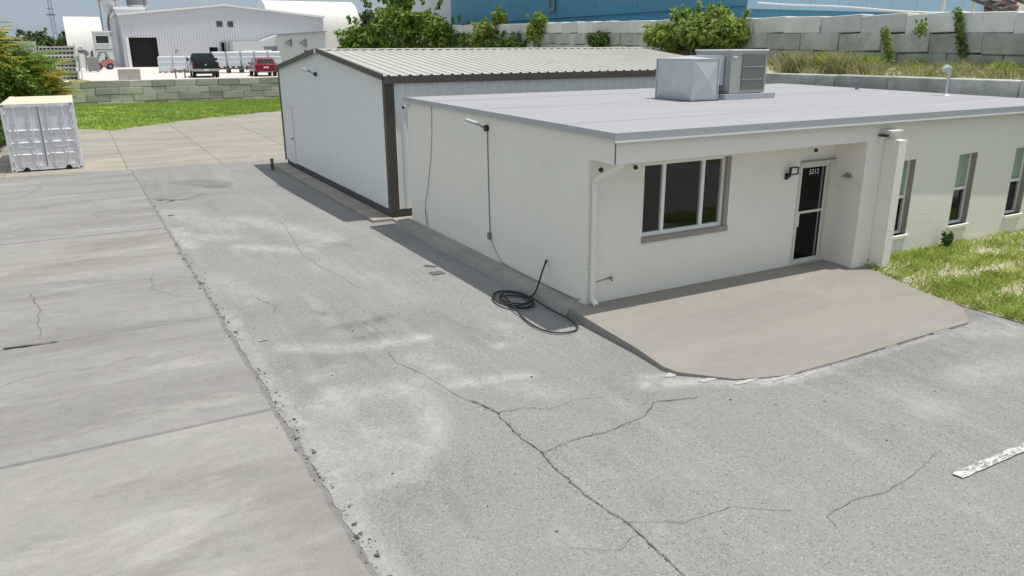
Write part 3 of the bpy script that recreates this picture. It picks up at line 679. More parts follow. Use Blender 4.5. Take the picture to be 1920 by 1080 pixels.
# wall fittings -------------------------------------------------------
def flood(loc, label, yd=1):
    t = thing('wall_floodlight', loc, label, 'light'); x, y, z = loc
    MB().cyl((x-.07, y, z), .065, .07, 'x', 14).build('junction_box', MAT['black'], t, smooth=True)
    MB().tube([(x-.06,y,z),(x-.16,y+.02,z+.06),(x-.22,y+.05,z+.10)], .018, 8).build('arm', MAT['steel_grey'], t, smooth=True)
    a = Vector((x-.20, y+.06, z+.10))
    MB().bar(a, a+Vector((-.16, .22, .07)), .14, .045).build('lamp_head', MAT['galv'], t, bevel=.012)
    MB().bar(a+Vector((-.002,.01,-.032)), a+Vector((-.15, .20, .035)), .11, .008).build('lens', MAT['lamp_lens'], t)
    return t
fl = flood((-.002, 4.42, 2.94), 'floodlight on an arm high on the office side wall')
MB().tube([(-.012,4.42,2.88),(-.012,4.40,1.8),(-.012,4.36,.72)], .011, 6).build('conduit', MAT['steel_grey'], fl)
MB().box(-.06, 4.31, .60, -.003, 4.40, .74).build('outlet_box', MAT['steel_grey'], fl)
MB().tube([(-.012,4.33,.60),(-.012,4.15,.42),(-.015,3.88,.21),(-.02,3.4,.185),(-.02,1.6,.182),(-.02,.95,.20),(-.012,.9,.24)], .007, 6).build('cable', MAT['steel_grey'], fl)
flood((-.24, 16.45, 3.72), 'floodlight high on the gable end of the metal building')
wr = thing('wall_cable', (-.01, 7.3, 3.1), 'thin grey cable looping down the far end of the office side wall', 'cable')
MB().tube([(-.012,7.30,3.22),(-.012,7.34,2.6),(-.012,7.45,2.0),(-.012,7.72,1.2),(-.012,7.9,.8),(-.012,7.95,.5),(-.012,7.9,.2)], .007, 6).build('cable', MAT['steel_grey'], wr)
MB().tube([(-.012,7.95,.62),(-.012,7.82,.5),(-.012,7.8,.2)], .006, 6).build('cable', MAT['steel_grey'], wr)
def cctv(loc, d, label, hang=True):
    t = thing('security_camera', loc, label, 'camera'); x, y, z = loc; v = Vector(d).normalized(); c = Vector(loc)
    if hang: MB().tube([(x,y,z),(x,y,z-.10)], .014, 8).cyl((x,y,z-.012), .045, .012).build('mount', MAT['white_metal'], t, smooth=True); b = c+Vector((0,0,-.12))
    else: MB().tube([c, c+v*.10], .014, 8).build('mount', MAT['white_metal'], t, smooth=True); b = c+v*.10+Vector((0,0,-.03))
    MB().tube([b-v*.07, b+v*.07], .036, 12).build('housing', MAT['white_metal'], t, smooth=True)
    MB().tube([b+v*.071, b+v*.10], .040, 12).build('lens', MAT['black'], t, smooth=True)
cctv((.74, .48, HB), (-.15, -1, -.3), 'bullet camera hanging from the soffit beside the front window')
cctv((.07, .50, HB), (-.5, -1, -.2), 'small camera tucked under the soffit at the office corner')
cctv((-.004, 8.78, 3.16), (-1, -.35, -.15), 'white camera at the far top corner of the office side wall', False)
cctv((5.05, .42, HB), (0, -1, -.2), 'tiny dark camera under the soffit above the entrance door')
def wall_lantern():
    t = thing('wall_lantern', (4.83, D, 2.0), 'dark framed wall lantern left of the entrance door', 'light')
    MB().box(4.70, D-.05, 2.00, 4.77, D-.001, 2.12).box(4.71, D-.11, 2.05, 4.76, D-.051, 2.10).build('back_plate', MAT['black'], t, bevel=.006)
    fr = MB(); y0, y1 = D-.15, D-.10
    fr.box(4.70, y0, 2.235, 4.92, y1, 2.255).box(4.70, y0, 2.10, 4.92, y1, 2.12).box(4.70, y0, 2.12, 4.72, y1, 2.235).box(4.90, y0, 2.12, 4.92, y1, 2.235)
    fr.build('cage', MAT['black'], t)
    MB().box(4.721, y0+.015, 2.121, 4.899, y1-.005, 2.234).build('lens', MAT['lamp_lens'], t)
wall_lantern()
lp = thing('wall_pack_light', (6.56, -.33, 2.8), 'white wall pack light on top of the wing wall', 'light')
MB().prism([(-.24,2.90),(-.24,2.935),(-.002,2.955),(-.002,2.80),(-.05,2.80)], 'x', 6.44, 6.80).build('housing', MAT['white_metal'], lp, bevel=.006)
MB().box(6.36, -.20, 2.82, 6.438, -.03, 2.86).build('sensor', MAT['black'], lp)
MB().add([(6.46,-.052,2.797),(6.78,-.052,2.797),(6.78,-.235,2.893),(6.46,-.235,2.893)], [(0,1,2,3)]).build('lens', MAT['lamp_lens'], lp)
pq = thing('wall_shelf', (6.09, .35, 1.98), 'small pale bracket on the entrance return wall', 'bracket')
MB().box(6.03, .24, 1.985, 6.098, .46, 2.005).box(6.06, .27, 2.03, 6.098, .40, 2.06).build('bracket', MAT['reveal'], pq)
hb = thing('hose_tap', (.50, .70, .59), 'small brass-grey tap with a pipe low on the front wall', 'tap')
MB().tube([(.12,.725,.55),(.30,.722,.57),(.50,.722,.59)], .008, 6).tube([(.50,.732,.59),(.50,.66,.59),(.50,.64,.55)], .016, 8).cyl((.50,.67,.61), .03, .012).build('tap', MAT['steel_grey'], hb)

# rooftop plant
ac = thing('air_handler_unit', (7.25, 5.0, 3.28), 'grey rooftop air conditioner with finned side behind the galvanised duct', 'air conditioner')
x0, y0, x1, y1, z0, z1 = 6.65, 4.42, 7.85, 5.68, 3.42, 4.455
MB().box(x0-.22, y0-.10, 3.28, x1+.28, y1+.1, z0-.01).build('curb', MAT['fascia'], ac, bevel=.01)
MB().box(x0, y0, z0, x1, y1, z1-.04).build('cabinet', MAT['unit'], ac, bevel=.012)
MB().box(x0-.025, y0-.025, z1-.04, x1+.025, y1+.025, z1).build('lid', MAT['white_metal'], ac, bevel=.01)
fb = MB().box(x0+.36, y0-.012, z0+.08, x1-.05, y0-.002, z1-.12); fb.build('fin_panel', MAT['fin'], ac)
for i in range(24):
    x = x0+.38+i*.032; MB().box(x, y0-.026, z0+.08, x+.007, y0-.013, z1-.12).build('guard_wire', MAT['unit'], ac)
for z in (z0+.32, z0+.62): MB().box(x0+.36, y0-.033, z, x1-.05, y0-.027, z+.018).build('guard_band', MAT['unit'], ac)
MB().box(x0+.05, y0-.010, z1-.20, x0+.19, y0-.002, z1-.15).build('rating_plate', MAT['white_metal'], ac)
MB().box(x0-.012, y0+.10, z0+.06, x0-.001, y1-.1, z1-.12).build('access_panel', MAT['galv'], ac)
du = thing('duct_plenum', (5.75, 4.95, 3.28), 'cross-broken galvanised duct box on the office roof', 'duct')
def cross_box(x0, y0, z0, x1, y1, z1, d):
    m = MB(); m.v = [(x0,y0,z0),(x1,y0,z0),(x1,y1,z0),(x0,y1,z0),(x0,y0,z1),(x1,y0,z1),(x1,y1,z1),(x0,y1,z1)]
    for f, n in (((4,5,6,7),(0,0,1)), ((0,1,5,4),(0,-1,0)), ((1,2,6,5),(1,0,0)), ((2,3,7,6),(0,1,0)), ((3,0,4,7),(-1,0,0))):
        c = sum((Vector(m.v[i]) for i in f), Vector())/4 + Vector(n)*d; m.v.append(tuple(c)); k = len(m.v)-1
        m.f += [(f[i], f[(i+1) % 4], k) for i in range(4)]
    m.f.append((0,3,2,1)); return m
cross_box(5.38, 4.32, 3.30, 6.16, 5.64, 4.235, .08).build('duct_box', MAT['galv'], du)
fm = MB(); fm.box(5.36, 4.30, 4.236, 6.18, 5.66, 4.25); fm.build('top_flange', MAT['galv'], du)
for (a, b) in ((5.37,4.31),(6.165,4.31),(5.37,5.645)): MB().box(a-.012, b-.012, 3.30, a+.014, b+.014, 4.235).build('corner_angle', MAT['galv'], du)
MB().box(6.17, 4.6, 3.62, 6.60, 5.5, 4.32).build('connector', MAT['galv'], du)
MB().box(5.34, 4.28, 3.27, 6.20, 5.68, 3.30).build('base_flashing', MAT['found'], du)
gv = thing('vent_gooseneck', (12.75, 2.75, 3.26), 'pale gooseneck vent pipe at the right edge of the office roof', 'vent')
MB().tube([(12.75,2.75,3.22),(12.75,2.75,3.76),(12.75,2.75,3.86),(12.72,2.77,3.95),(12.65,2.79,3.97),(12.59,2.80,3.92),(12.58,2.80,3.86)], [.035,.035,.06,.08,.085,.07,.05], 10).build('pipe', MAT['galv'], gv, smooth=True)
MB().cyl((12.75,2.75,3.25), .11, .05, r2=.06).build('collar', MAT['white_metal'], gv)
rv = thing('roof_vent_stub', (12.9, 5.6, 3.28), 'short grey vent stub near the back right roof edge', 'vent')
MB().cyl((12.9,5.6,3.27), .05, .2, n=12).cyl((12.9,5.6,3.47), .08, .03, n=12).build('pipe', MAT['steel_grey'], rv)

# hose
ho = thing('garden_hose', (-.8, 1.7, .02), 'black hose coiled on the asphalt with one end leaning up the wall', 'hose')
pts = []
for i in range(150):
    t = i/150*2*math.pi*4.3; rr = .92 + .20*math.sin(t*.41+1) - .12*(i/150)
    pts.append((-.78 + .33*rr*math.cos(t) + .03*math.sin(t*.6), 1.93 + .52*rr*math.sin(t) + .05*math.cos(t*.45), .030 + .016*(i/150*3) + .006*math.sin(t*2.3)))
MB().tube(pts, .0145, 8).build('coil', MAT['rubber'], ho, smooth=True)
e = pts[-1]
loop = [e, (-1.02,1.55,.09), (-1.08,1.15,.03), (-1.14,.75,.028), (-1.13,.40,.028), (-1.02,.14,.028), (-.84,.04,.028), (-.64,.06,.028), (-.52,.20,.03), (-.50,.38,.05), (-.49,.60,.06), (-.50,1.0,.06), (-.50,1.45,.07), (-.54,1.75,.13)]
def smooth_path(P, k=6):
    P = [Vector(p) for p in P]; out = []
    for i in range(len(P)-1):
        p0, p1, p2, p3 = P[max(i-1,0)], P[i], P[i+1], P[min(i+2,len(P)-1)]
        for j in range(k):
            t = j/k; out.append(.5*((2*p1)+(-p0+p2)*t+(2*p0-5*p1+4*p2-p3)*t*t+(-p0+3*p1-3*p2+p3)*t**3))
    return out + [P[-1]]
MB().tube(smooth_path(loop), .0145, 8).build('loose_loop', MAT['rubber'], ho, smooth=True)
MB().tube(smooth_path([(-.52,1.72,.13),(-.40,1.80,.17),(-.30,1.86,.28),(-.17,1.93,.50),(-.07,1.97,.66)]), .017, 8).build('standing_end', MAT['rubber'], ho, smooth=True)
MB().tube([(-.08,1.965,.645),(-.045,1.98,.70)], .024, 8).build('coupling', MAT['black'], ho)
dp = thing('drain_cover', (-1.26, 4.38, .01), 'small square grey cover plate set in the asphalt', 'drain cover')
MB().box(-1.40, 4.27, -.01, -1.12, 4.50, .017).build('plate', MAT['found'], dp)
for i in range(5): MB().box(-1.375+i*.05, 4.30, .0175, -1.35+i*.05, 4.47, .021).build('slat', MAT['steel_grey'], dp)

# ------------------------------------------------------------------ metal building
X0, X1, Y0, Y1, HE, HR, ZF = -.19, 12.9, 9.93, 22.16, 3.80, 4.44, .26
metal = thing('metal_building', (X0, Y0, 0), 'white ribbed steel building with brown trim and low gable roof', 'building')
YM = (Y0+Y1)/2
def ribs(a, b, pitch=.305, rib=.075, sl=.03, dep=.03):
    out = [(a, 0)]; p = a+.12
    while p + rib + 2*sl < b: out += [(p, 0), (p+sl, dep), (p+sl+rib, dep), (p+2*sl+rib, 0)]; p += pitch
    return out + [(b, 0)]
def panel_x(x, out, a, b, zf0, zf1, pitch=.305, dep=.03, rib=.075):
    m = MB(); pr = ribs(a, b, pitch, rib, .03, dep); vs = []; fs = []
    for (p, d) in pr: vs += [(x+out*d, p, zf0), (x+out*d, p, zf1(p))]
    for i in range(len(pr)-1): fs.append((2*i, 2*i+2, 2*i+3, 2*i+1))
    return m.add(vs, fs)
def panel_y(y, out, a, b, z0, z1, pitch=.305, dep=.03, rib=.075):
    m = MB(); pr = ribs(a, b, pitch, rib, .03, dep); vs = []; fs = []
    zf = z1 if callable(z1) else (lambda q: z1)
    for (p, d) in pr: vs += [(p, y+out*d, z0), (p, y+out*d, zf(p))]
    for i in range(len(pr)-1): fs.append((2*i, 2*i+2, 2*i+3, 2*i+1))
    return m.add(vs, fs)
gz = lambda y: HE + (HR-HE)*(1-abs(y-YM)/(YM-Y0))
panel_x(X0, -1, Y0, Y1, ZF, gz, .23, .022, .05).build('gable_siding', MAT['siding'], metal)
panel_x(X1, 1, Y0, Y1, ZF, gz).build('gable_siding', MAT['siding'], metal)
panel_y(Y0, -1, X0, X1, ZF, HE, .305).build('side_siding', MAT['siding'], metal)
panel_y(Y1, 1, X0, X1, ZF, HE).build('side_siding', MAT['siding'], metal)
MB().box(X0+.03, Y0+.03, 0, X1-.03, Y1-.03, ZF+.02).build('foundation', MAT['found'], metal)
MB().box(X0-.005, Y0-.005, ZF-.04, X1+.005, Y1+.005, ZF+.005).build('base_trim', MAT['bronze'], metal)
# corner trims
for (x, y, sx, sy) in ((X0,Y0,-1,-1),(X0,Y1,-1,1)):
    m = MB(); m.box(*sorted((x+sx*.045, x+sx*.034))[:1], min(y+sy*.045, y-sy*.13), ZF-.04, max(x+sx*.045, x+sx*.034), max(y+sy*.045, y-sy*.13), HE+.02)
    m.build('corner_trim', MAT['bronze'], metal)
    m = MB(); m.box(x-.033, min(y+sy*.045, y+sy*.034), ZF-.04, x+.22, max(y+sy*.045, y+sy*.034), HE+.02); m.build('corner_trim', MAT['bronze'], metal)
# roof sheets, ribs run down the slope
def roof_sheet(s):
    m = MB(); pr = ribs(X0-.10, X1+.10, .305, .05, .025, .032); vs = []; fs = []
    ye = Y0-.12 if s < 0 else Y1+.12; ze = HE + .05 - (HR-HE)/(YM-Y0)*.12
    for (p, d) in pr: vs += [(p, ye, ze+d), (p, YM, HR+.05+d)]
    for i in range(len(pr)-1): fs.append((2*i, 2*i+2, 2*i+3, 2*i+1))
    o = m.add(vs, fs).build('roof_sheet', MAT['roof_steel'], metal)
    mod = o.modifiers.new('sheet_thickness', 'SOLIDIFY'); mod.thickness = .006
roof_sheet(-1); roof_sheet(1)
m = MB(); m.add([(X0-.11,YM-.2,HR+.065),(X1+.11,YM-.2,HR+.065),(X0-.11,YM,HR+.092),(X1+.11,YM,HR+.092),(X0-.11,YM+.2,HR+.065),(X1+.11,YM+.2,HR+.065)], [(0,1,3,2),(2,3,5,4)])
m.build('ridge_cap', MAT['roof_steel'], metal)
MB().box(X0-.16, YM-.09, HR-.05, X0-.125, YM+.09, HR+.10).build('ridge_end_cap', MAT['white_metal'], metal)
for s, ye in ((-1, Y0-.13), (1, Y1+.13)):
    a = (X0-.115, ye, HE+.01); b = (X0-.115, YM-s*(-.0), HR+.01+.04)
    MB().bar(a, (X0-.115, YM, HR-.02+.06), .05, .15).build('rake_trim', MAT['bronze'], metal)
MB().box(X0-.10, Y0-.155, HE-.16, X1+.10, Y0-.115, HE+.035).build('eave_trim', MAT['bronze'], metal)
MB().box(X0-.02, Y0-.114, HE-.16, X1+.02, Y0-.04, HE-.135).build('eave_soffit', MAT['bronze'], metal)
# door at the far end of the gable
md = MB().box(X0-.05, 20.42, .22, X0-.024, 20.47, 2.42).box(X0-.05, 21.38, .22, X0-.024, 21.43, 2.42).box(X0-.05, 20.47, 2.36, X0-.024, 21.38, 2.42).build('door', MAT['white_metal'], metal)
MB().box(X0-.046, 20.473, .24, X0-.026, 21.377, 2.357).build('door_leaf', MAT['white_metal'], md)
MB().cyl((X0-.10, 20.58, 1.2), .035, .055, 'x', 10).build('door_knob', MAT['black'], md)
struct(MB().box(-.80, 9.75, -.02, -.24, 22.3, .07).build('building_walk', MAT['walk']))
struct(MB().box(-.235, 9.0, -.02, 13, 9.9, .05).build('gap_paving', MAT['walk']))
bo = thing('short_post', (-1.05, 20.9, 0), 'short dark post standing beside the metal building walk', 'post')
MB().cyl((-1.05,20.9,0), .06, .42, n=12).cyl((-1.05,20.9,.42), .075, .03, n=12).box(-1.12,20.85,.12,-.98,20.95,.18).build('post', MAT['found'], bo)

# ------------------------------------------------------------------ precast block walls
def block_mesh(L, H, T, seed):
    bm = bmesh.new(); bmesh.ops.create_cube(bm, size=1.0); rr = random.Random(seed)
    for v in bm.verts: v.co = Vector((v.co.x*L, v.co.y*T, v.co.z*H)) + Vector((rr.uniform(-.012,.012), rr.uniform(-.015,.015), rr.uniform(-.008,.008)))
    bmesh.ops.bevel(bm, geom=bm.edges[:], offset=.022, segments=1, affect='EDGES')
    bmesh.ops.recalc_face_normals(bm, faces=bm.faces)
    me = bpy.data.meshes.new('block'); bm.to_mesh(me); bm.free(); return me
BL = {}
def block_wall(name, A, B, ztop_a, ztop_b, courses, mat, label, L=1.83, H=.61, T=.61, skew=0, jut=.03, gapz=.012, seed=1, stagger=None, skip=0.0):
    rr = random.Random(seed); A = Vector((*A, 0)); B = Vector((*B, 0)); d = (B-A).normalized(); ln = (B-A).length; ang = math.atan2(d.y, d.x)
    w = thing(name, (A.x, A.y, 0), label, 'wall'); nrm = Vector((-d.y, d.x, 0))
    sl = (ztop_b-ztop_a)/ln
    for c in range(courses):
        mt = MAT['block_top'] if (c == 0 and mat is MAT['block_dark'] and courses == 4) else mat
        key = (round(L, 2), round(H, 2), mt.name)
        if key not in BL:
            BL[key] = [block_mesh(L-.028, H-gapz, T, q) for q in range(5)]
            for me in BL[key]: me.materials.append(mt)
        off = (L/2 if c % 2 else 0) + rr.uniform(-.2, .2) - L
        jc = rr.uniform(-jut, jut)
        k = 0
        while off + k*L < ln:
            s = off + k*L + L/2; k += 1
            if s < -L*.4: continue
            o = bpy.data.objects.new('block', rr.choice(BL[key])); COL.objects.link(o); o.parent = w
            p = d*s + nrm*(jc + rr.uniform(-jut, jut)*.8)
            o.location = (p.x, p.y, ztop_a + sl*s - H*(c+.5) + rr.uniform(-.006, .006)); o.rotation_euler = (rr.uniform(-.006,.006), -sl, ang + rr.uniform(-.008,.008) + (math.pi if rr.random() < .5 else 0))
    return w
YARD = 2.04
block_wall('block_wall', (-16, 65.9), (14.5, 65.9), YARD+.04, YARD+.02, 4, MAT['block'], 'long low retaining wall of grey precast blocks behind the strip of grass', seed=3, jut=.07, gapz=.03, H=.58)
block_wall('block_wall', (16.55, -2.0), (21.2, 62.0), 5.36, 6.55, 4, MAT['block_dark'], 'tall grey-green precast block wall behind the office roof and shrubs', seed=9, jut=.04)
block_wall('block_wall', (14.35, -2.0), (14.35, 21), 3.66, 3.62, 6, MAT['block_dark'], 'lower weathered block wall just behind the right roof edge', seed=14, jut=.03, L=1.9, H=.66)

# banks and upper yard
m = MB()
A = [(-2.0, 0), (8, 8), (21, 21), (40, 40), (62, 62)]
prof = []
for (y, _) in A:
    xw = 16.55 + (y+2)*4.65/64; zt = 5.30 + (y+2)*1.19/64
    xl = 14.45 if y <= 21 else 14.45
    prof.append([(xl, y, -.05), (xl, y, 3.5), (xl+.6, y, 3.62), (xw-.1, y, 3.95), (xw+.2, y, 4.0), (xw+.25, y, zt-.35), (xw+2.6, y, zt-.25), (80, y, zt+.3), (80, y, -.05)])
vs = [p for g_ in prof for p in g_]; k = len(prof[0]); fs = []
for i in range(len(prof)-1):
    for j in range(k-1): fs.append((i*k+j, (i+1)*k+j, (i+1)*k+j+1, i*k+j+1))
fs += [tuple(range(k)), tuple((len(prof)-1)*k+j for j in range(k))[::-1]]
struct(m.add(vs, fs).build('embankment', MAT['sand']))
struct(MB().box(-120, 66.15, -.05, 21.0, 420, YARD).build('upper_yard', MAT['yard']))
struct(MB().box(21.02, 62.1, -.05, 160, 420, YARD+.5).build('upper_yard_bank', MAT['sand']))

# ------------------------------------------------------------------ shipping container
def container():
    x0, y0, x1, y1, h = -9.97, 25.34, -7.53, 31.4, 2.59
    t = thing('shipping_container', ((x0+x1)/2, y0, 0), 'white shipping container with closed double doors at the edge of the lot', 'container')
    fr = MB(); b = .11
    for (x, y) in ((x0,y0),(x1-b,y0),(x0,y1-b),(x1-b,y1-b)): fr.box(x, y, .05, x+b, y+b, h-.05)
    for y in (y0, y1-b): fr.box(x0+b, y, .06, x1-b, y+b, .17).box(x0+b, y, h-.13, x1-b, y+b, h-.02)
    for x in (x0, x1-.08): fr.box(x, y0+b, .06, x+.08, y1-b, .18).box(x, y0+b, h-.10, x+.08, y1-b, h-.02)
    fr.build('frame', MAT['container'], t)
    for (x, y) in ((x0,y0),(x1-.17,y0),(x0,y1-.17),(x1-.17,y1-.17)):
        for z in (.02, h-.12):
            c = MB().box(x-.006, y-.006, z, x+.176, y+.176, z+.12).build('corner_casting', MAT['container'], t)
            MB().box(x+.05, y-.009, z+.035, x+.12, y-.0065, z+.085).build('casting_hole', MAT['void'], c)
    for x, s in ((x0, -1), (x1, 1)):
        panel_x(x-s*.045, s, y0+b, y1-b, .18, lambda p: h-.10, .28, .036, .07).build('side_panel', MAT['container'], t)
    pr = ribs(y0+b, y1-b, .30, .1, .03, .02); vs = []; fs = []
    for (p, d) in pr: vs += [(x0+.08, p, h-.03+d), (x1-.08, p, h-.03+d)]
    for i in range(len(pr)-1): fs.append((2*i, 2*i+1, 2*i+3, 2*i+2))
    MB().add(vs, fs).box(x0+.02, y0+.12, h-.019, x0+.08, y1-.12, h-.012).box(x1-.08, y0+.12, h-.019, x1-.02, y1-.12, h-.012).build('roof_panel', MAT['container_roof'], t)
    MB().box(x0, y0+.01, h-.0195, x1, y0+.11, h-.008).build('roof_header', MAT['container_roof'], t)
    MB().box(x0+.08, y1-.10, .18, x1-.08, y1-.06, h-.13).build('end_panel', MAT['container'], t)
    MB().box(x0+.1, y0+.1, .1, x1-.1, y1-.1, .17).build('floor', MAT['found'], t)
    xm = (x0+x1)/2
    for a, bb in ((x0+b+.01, xm-.012), (xm+.012, x1-b-.01)):
        dm = MB(); zs = [.18, .62, .66, .70, 1.08, 1.12, 1.16, 1.54, 1.58, 1.62, h-.14]; ys = [0, 0, -.035, 0, 0, -.035, 0, 0, -.035, 0, 0]
        vs = []; fs = []
        for z, dy in zip(zs, ys): vs += [(a+.05, y0+.045+dy, z), (bb-.05, y0+.045+dy, z)]
        for i in range(len(zs)-1): fs.append((2*i, 2*i+1, 2*i+3, 2*i+2))
        dm.add(vs, fs); dm.box(a, y0+.012, .18, a+.05, y0+.06, h-.14).box(bb-.05, y0+.012, .18, bb, y0+.06, h-.14).box(a+.05, y0+.012, .18, bb-.05, y0+.06, .235).box(a+.05, y0+.012, h-.20, bb-.05, y0+.06, h-.14)
        d = dm.build('door', MAT['container'], t)
        for q in (.28, .74):
            x = a + (bb-a)*q
            rod = MB().tube([(x, y0-.035, .13), (x, y0-.035, h-.07)], .020, 8)
            for z in (.20, .75, 1.45, 2.1, h-.16): rod.box(x-.05, y0-.045, z, x+.05, y0+.011, z+.05)
            rod.build('lock_rod', MAT['container'], d)
            MB().bar((x, y0-.06, .98), (x + (.36 if q < .5 else -.36), y0-.05, .92), .03, .045).build('lock_handle', MAT['container'], d)
        for z in (.4, 1.0, 1.6, 2.2):
            hx = a-.03 if a < xm-.5 else bb-.03
            MB().box(hx, y0-.02, z, hx+.06, y0+.011, z+.1).build('hinge', MAT['container'], d)
    MB().box(xm-.02, y0-.004, .2, xm+.02, y0+.008, h-.16).build('door_gasket', MAT['steel_grey'], t)
    for x in (x0+.38, x1-.62): MB().cyl((x+.12, y0-.003, .06), .12, .02, 'y', 16).build('fork_pocket', MAT['void'], t)
container()

# ------------------------------------------------------------------ far yard: warehouse and sheds
YW = 125.0
wh = thing('warehouse', (15, YW, YARD), 'wide pale steel warehouse with shallow gable and dark open doorway', 'building')
wx0, wx1, wxp = -.1, 30.9, 15.2
def wz(x): return 9.75 + (11.35-9.75)*(1 - (wxp-x)/(wxp-wx0)) if x < wxp else 9.75 + (11.35-9.75)*(1 - (x-wxp)/(wx1-wxp))
def siding_holes(y, a, b, z0, zf, holes, pitch, mat, parent):
    pr = ribs(a, b, pitch, pitch*.3, .05, .06); m = MB()
    for (p, d), (q, e_) in zip(pr[:-1], pr[1:]):
        mid = (p+q)/2; hs = [h for h in holes if h[0] <= mid <= h[2]]
        zz = [z0] + [v for h in sorted(hs, key=lambda h: h[1]) for v in (h[1], h[3])]
        segs = list(zip(zz[0::2], zz[1::2])) + [(zz[-1], None)]
        for (s0, s1) in segs:
            t0 = zf(p) if s1 is None else s1; t1 = zf(q) if s1 is None else s1
            if min(t0, t1) - s0 < .02: continue
            m.add([(p, y-d, s0), (q, y-e_, s0), (q, y-e_, t1), (p, y-d, t0)], [(0,1,2,3)])
    return m.build('gable_siding', mat, parent)
HO = [(.75,YARD,4.75,6.4),(12.2,YARD,13.4,4.95),(14.1,YARD+.4,14.6,5.6),(13.75,8.05,14.55,8.85),(15.45,8.05,16.2,8.85)]
siding_holes(YW, wx0, wx1, YARD, wz, HO, .42, MAT['wh'], wh)
panel_x(wx0, -1, YW, YW+45, YARD, lambda p: 9.75, .42, .06, .12).build('side_siding', MAT['wh'], wh)
panel_x(wx1, 1, YW, YW+45, YARD, lambda p: 9.75, .42, .06, .12).build('side_siding', MAT['wh'], wh)
for (a, b) in (((wx0-.3, 9.72), (wxp, 11.37)), ((wxp, 11.37), (wx1+.3, 9.72))):
    MB().add([(a[0],YW-.3,a[1]+.1),(b[0],YW-.3,b[1]+.1),(b[0],YW+45,b[1]+.1),(a[0],YW+45,a[1]+.1)], [(0,1,2,3)]).build('roof', MAT['wh_trim'], wh)
    MB().bar((a[0],YW-.25,a[1]-.06), (b[0],YW-.25,b[1]-.06), .12, .28).build('rake_trim', MAT['wh_trim'], wh)
for h in HO[3:]:
    w = MB().box(h[0]-.05, YW-.10, h[1]-.05, h[2]+.05, YW-.065, h[1]+.02).box(h[0]-.05, YW-.10, h[3]-.02, h[2]+.05, YW-.065, h[3]+.05).box(h[0]-.05,YW-.10,h[1]+.02,h[0]+.03,YW-.065,h[3]-.02).box(h[2]-.03,YW-.10,h[1]+.02,h[2]+.05,YW-.065,h[3]-.02).build('louvre_vent', MAT['steel_grey'], wh)
    for i in range(3): MB().box(h[0]+.03, YW-.05, h[1]+.12+i*.24, h[2]-.03, YW+.02, h[1]+.22+i*.24).build('louvre_slat', MAT['steel_grey'], w)
MB().box(wx0+.2, YW+.6, YARD, wx1-.2, YW+.9, 9.5).build('inner_wall', MAT['void'], wh)
MB().box(.3, YW-.11, YARD, .75, YW-.065, 6.4).build('door_jamb', MAT['wh_trim'], wh)
fx = MB().bar((7.2,YW-.1,4.1),(7.2,YW-.9,4.5),.12).bar((7.0,YW-.9,4.35),(7.5,YW-1.0,4.5),.3,.15).build('yard_light', MAT['steel_grey'], wh)
MB().box(13.9, YW-.6, YARD, 14.02, YW-.1, 5.6).box(14.6, YW-.6, YARD, 14.72, YW-.1, 5.6).box(13.9,YW-.6,5.6,14.72,YW-.1,5.7).build('ladder_cage', MAT['steel_grey'], wh)
# annex with awnings in front of the vault
an = thing('annex_shed', (22, YW-4, YARD), 'pale lean-to annex with triangular awning brackets in front of the warehouse', 'building')
MB().prism([(15.2,YARD),(30.0,YARD),(30.0,7.25),(22.3,6.75),(19.8,5.9),(15.2,5.75)], 'y', YW-4, YW-.3).build('wall', MAT['wh_plain'], an)
MB().bar((22.0,YW-4.2,6.8),(30.2,YW-4.2,7.33), .5, .12).build('roof_edge', MAT['steel_grey'], an)
for x in (23.2, 25.6): MB().add([(x,YW-4.02,5.5),(x+1.2,YW-4.02,6.2),(x+1.2,YW-4.02,4.9),(x+.3,YW-4.9,5.3)], [(0,1,3),(1,2,3),(0,3,2)]).build('awning', MAT['steel_grey'], an)
MB().box(19.9, YW-4.12, YARD, 21.9, YW-4.01, 5.0).build('door_panel', MAT['steel_grey'], an)
for x in (26.3, 26.7): MB().box(x, YW-4.1, 3.6, x+.2, YW-4.01, 4.4).build('window', MAT['void'], an)
# barrel-vault sheds
def vault(name, x0, x1, yc, r, zs, label, base=YARD):
    t = thing(name, ((x0+x1)/2, yc, base), label, 'building'); n = 18; m = MB(); nb = max(2, int((x1-x0)/3.2))
    for i in range(nb):
        a = x0+(x1-x0)*i/nb; b = x0+(x1-x0)*(i+1)/nb
        arc = lambda rr: [(yc-rr, base)] + [(yc - rr*math.cos(math.pi*k/n), zs + rr*math.sin(math.pi*k/n)) for k in range(n+1)] + [(yc+rr, base)]
        o = arc(r); vs = []; fs = []
        for p in o: vs += [(a, *p), (b-.06, *p)]
        for k in range(len(o)-1): fs.append((2*k, 2*k+1, 2*k+3, 2*k+2))
        MB().add(vs, fs).build('roof_panel', MAT['vault'], t, smooth=True)
        s = arc(r+.05); vs = []; fs = []
        for p in s: vs += [(b-.09, *p), (b+.03, *p)]
        for k in range(len(s)-1): fs.append((2*k, 2*k+1, 2*k+3, 2*k+2))
        MB().add(vs, fs).build('hoop_seam', MAT['wh_trim'], t)
    for x in (x0+.05, x1-.08):
        MB().add([(x, yc-r, base)] + [(x, yc-r*math.cos(math.pi*k/n), zs+r*math.sin(math.pi*k/n)) for k in range(n+1)] + [(x, yc+r, base)], [tuple(range(n+3))]).build('end_wall', MAT['wh_plain'], t)
    return t
v1 = vault('barrel_vault_shed', 22.8, 38.7, 134.5, 5.6, 7.1, 'white barrel-vaulted shed rising behind the warehouse right end')
MB().box(34.2, 128.8, YARD, 37.8, 128.88, 4.9).build('doorway', MAT['void'], v1)
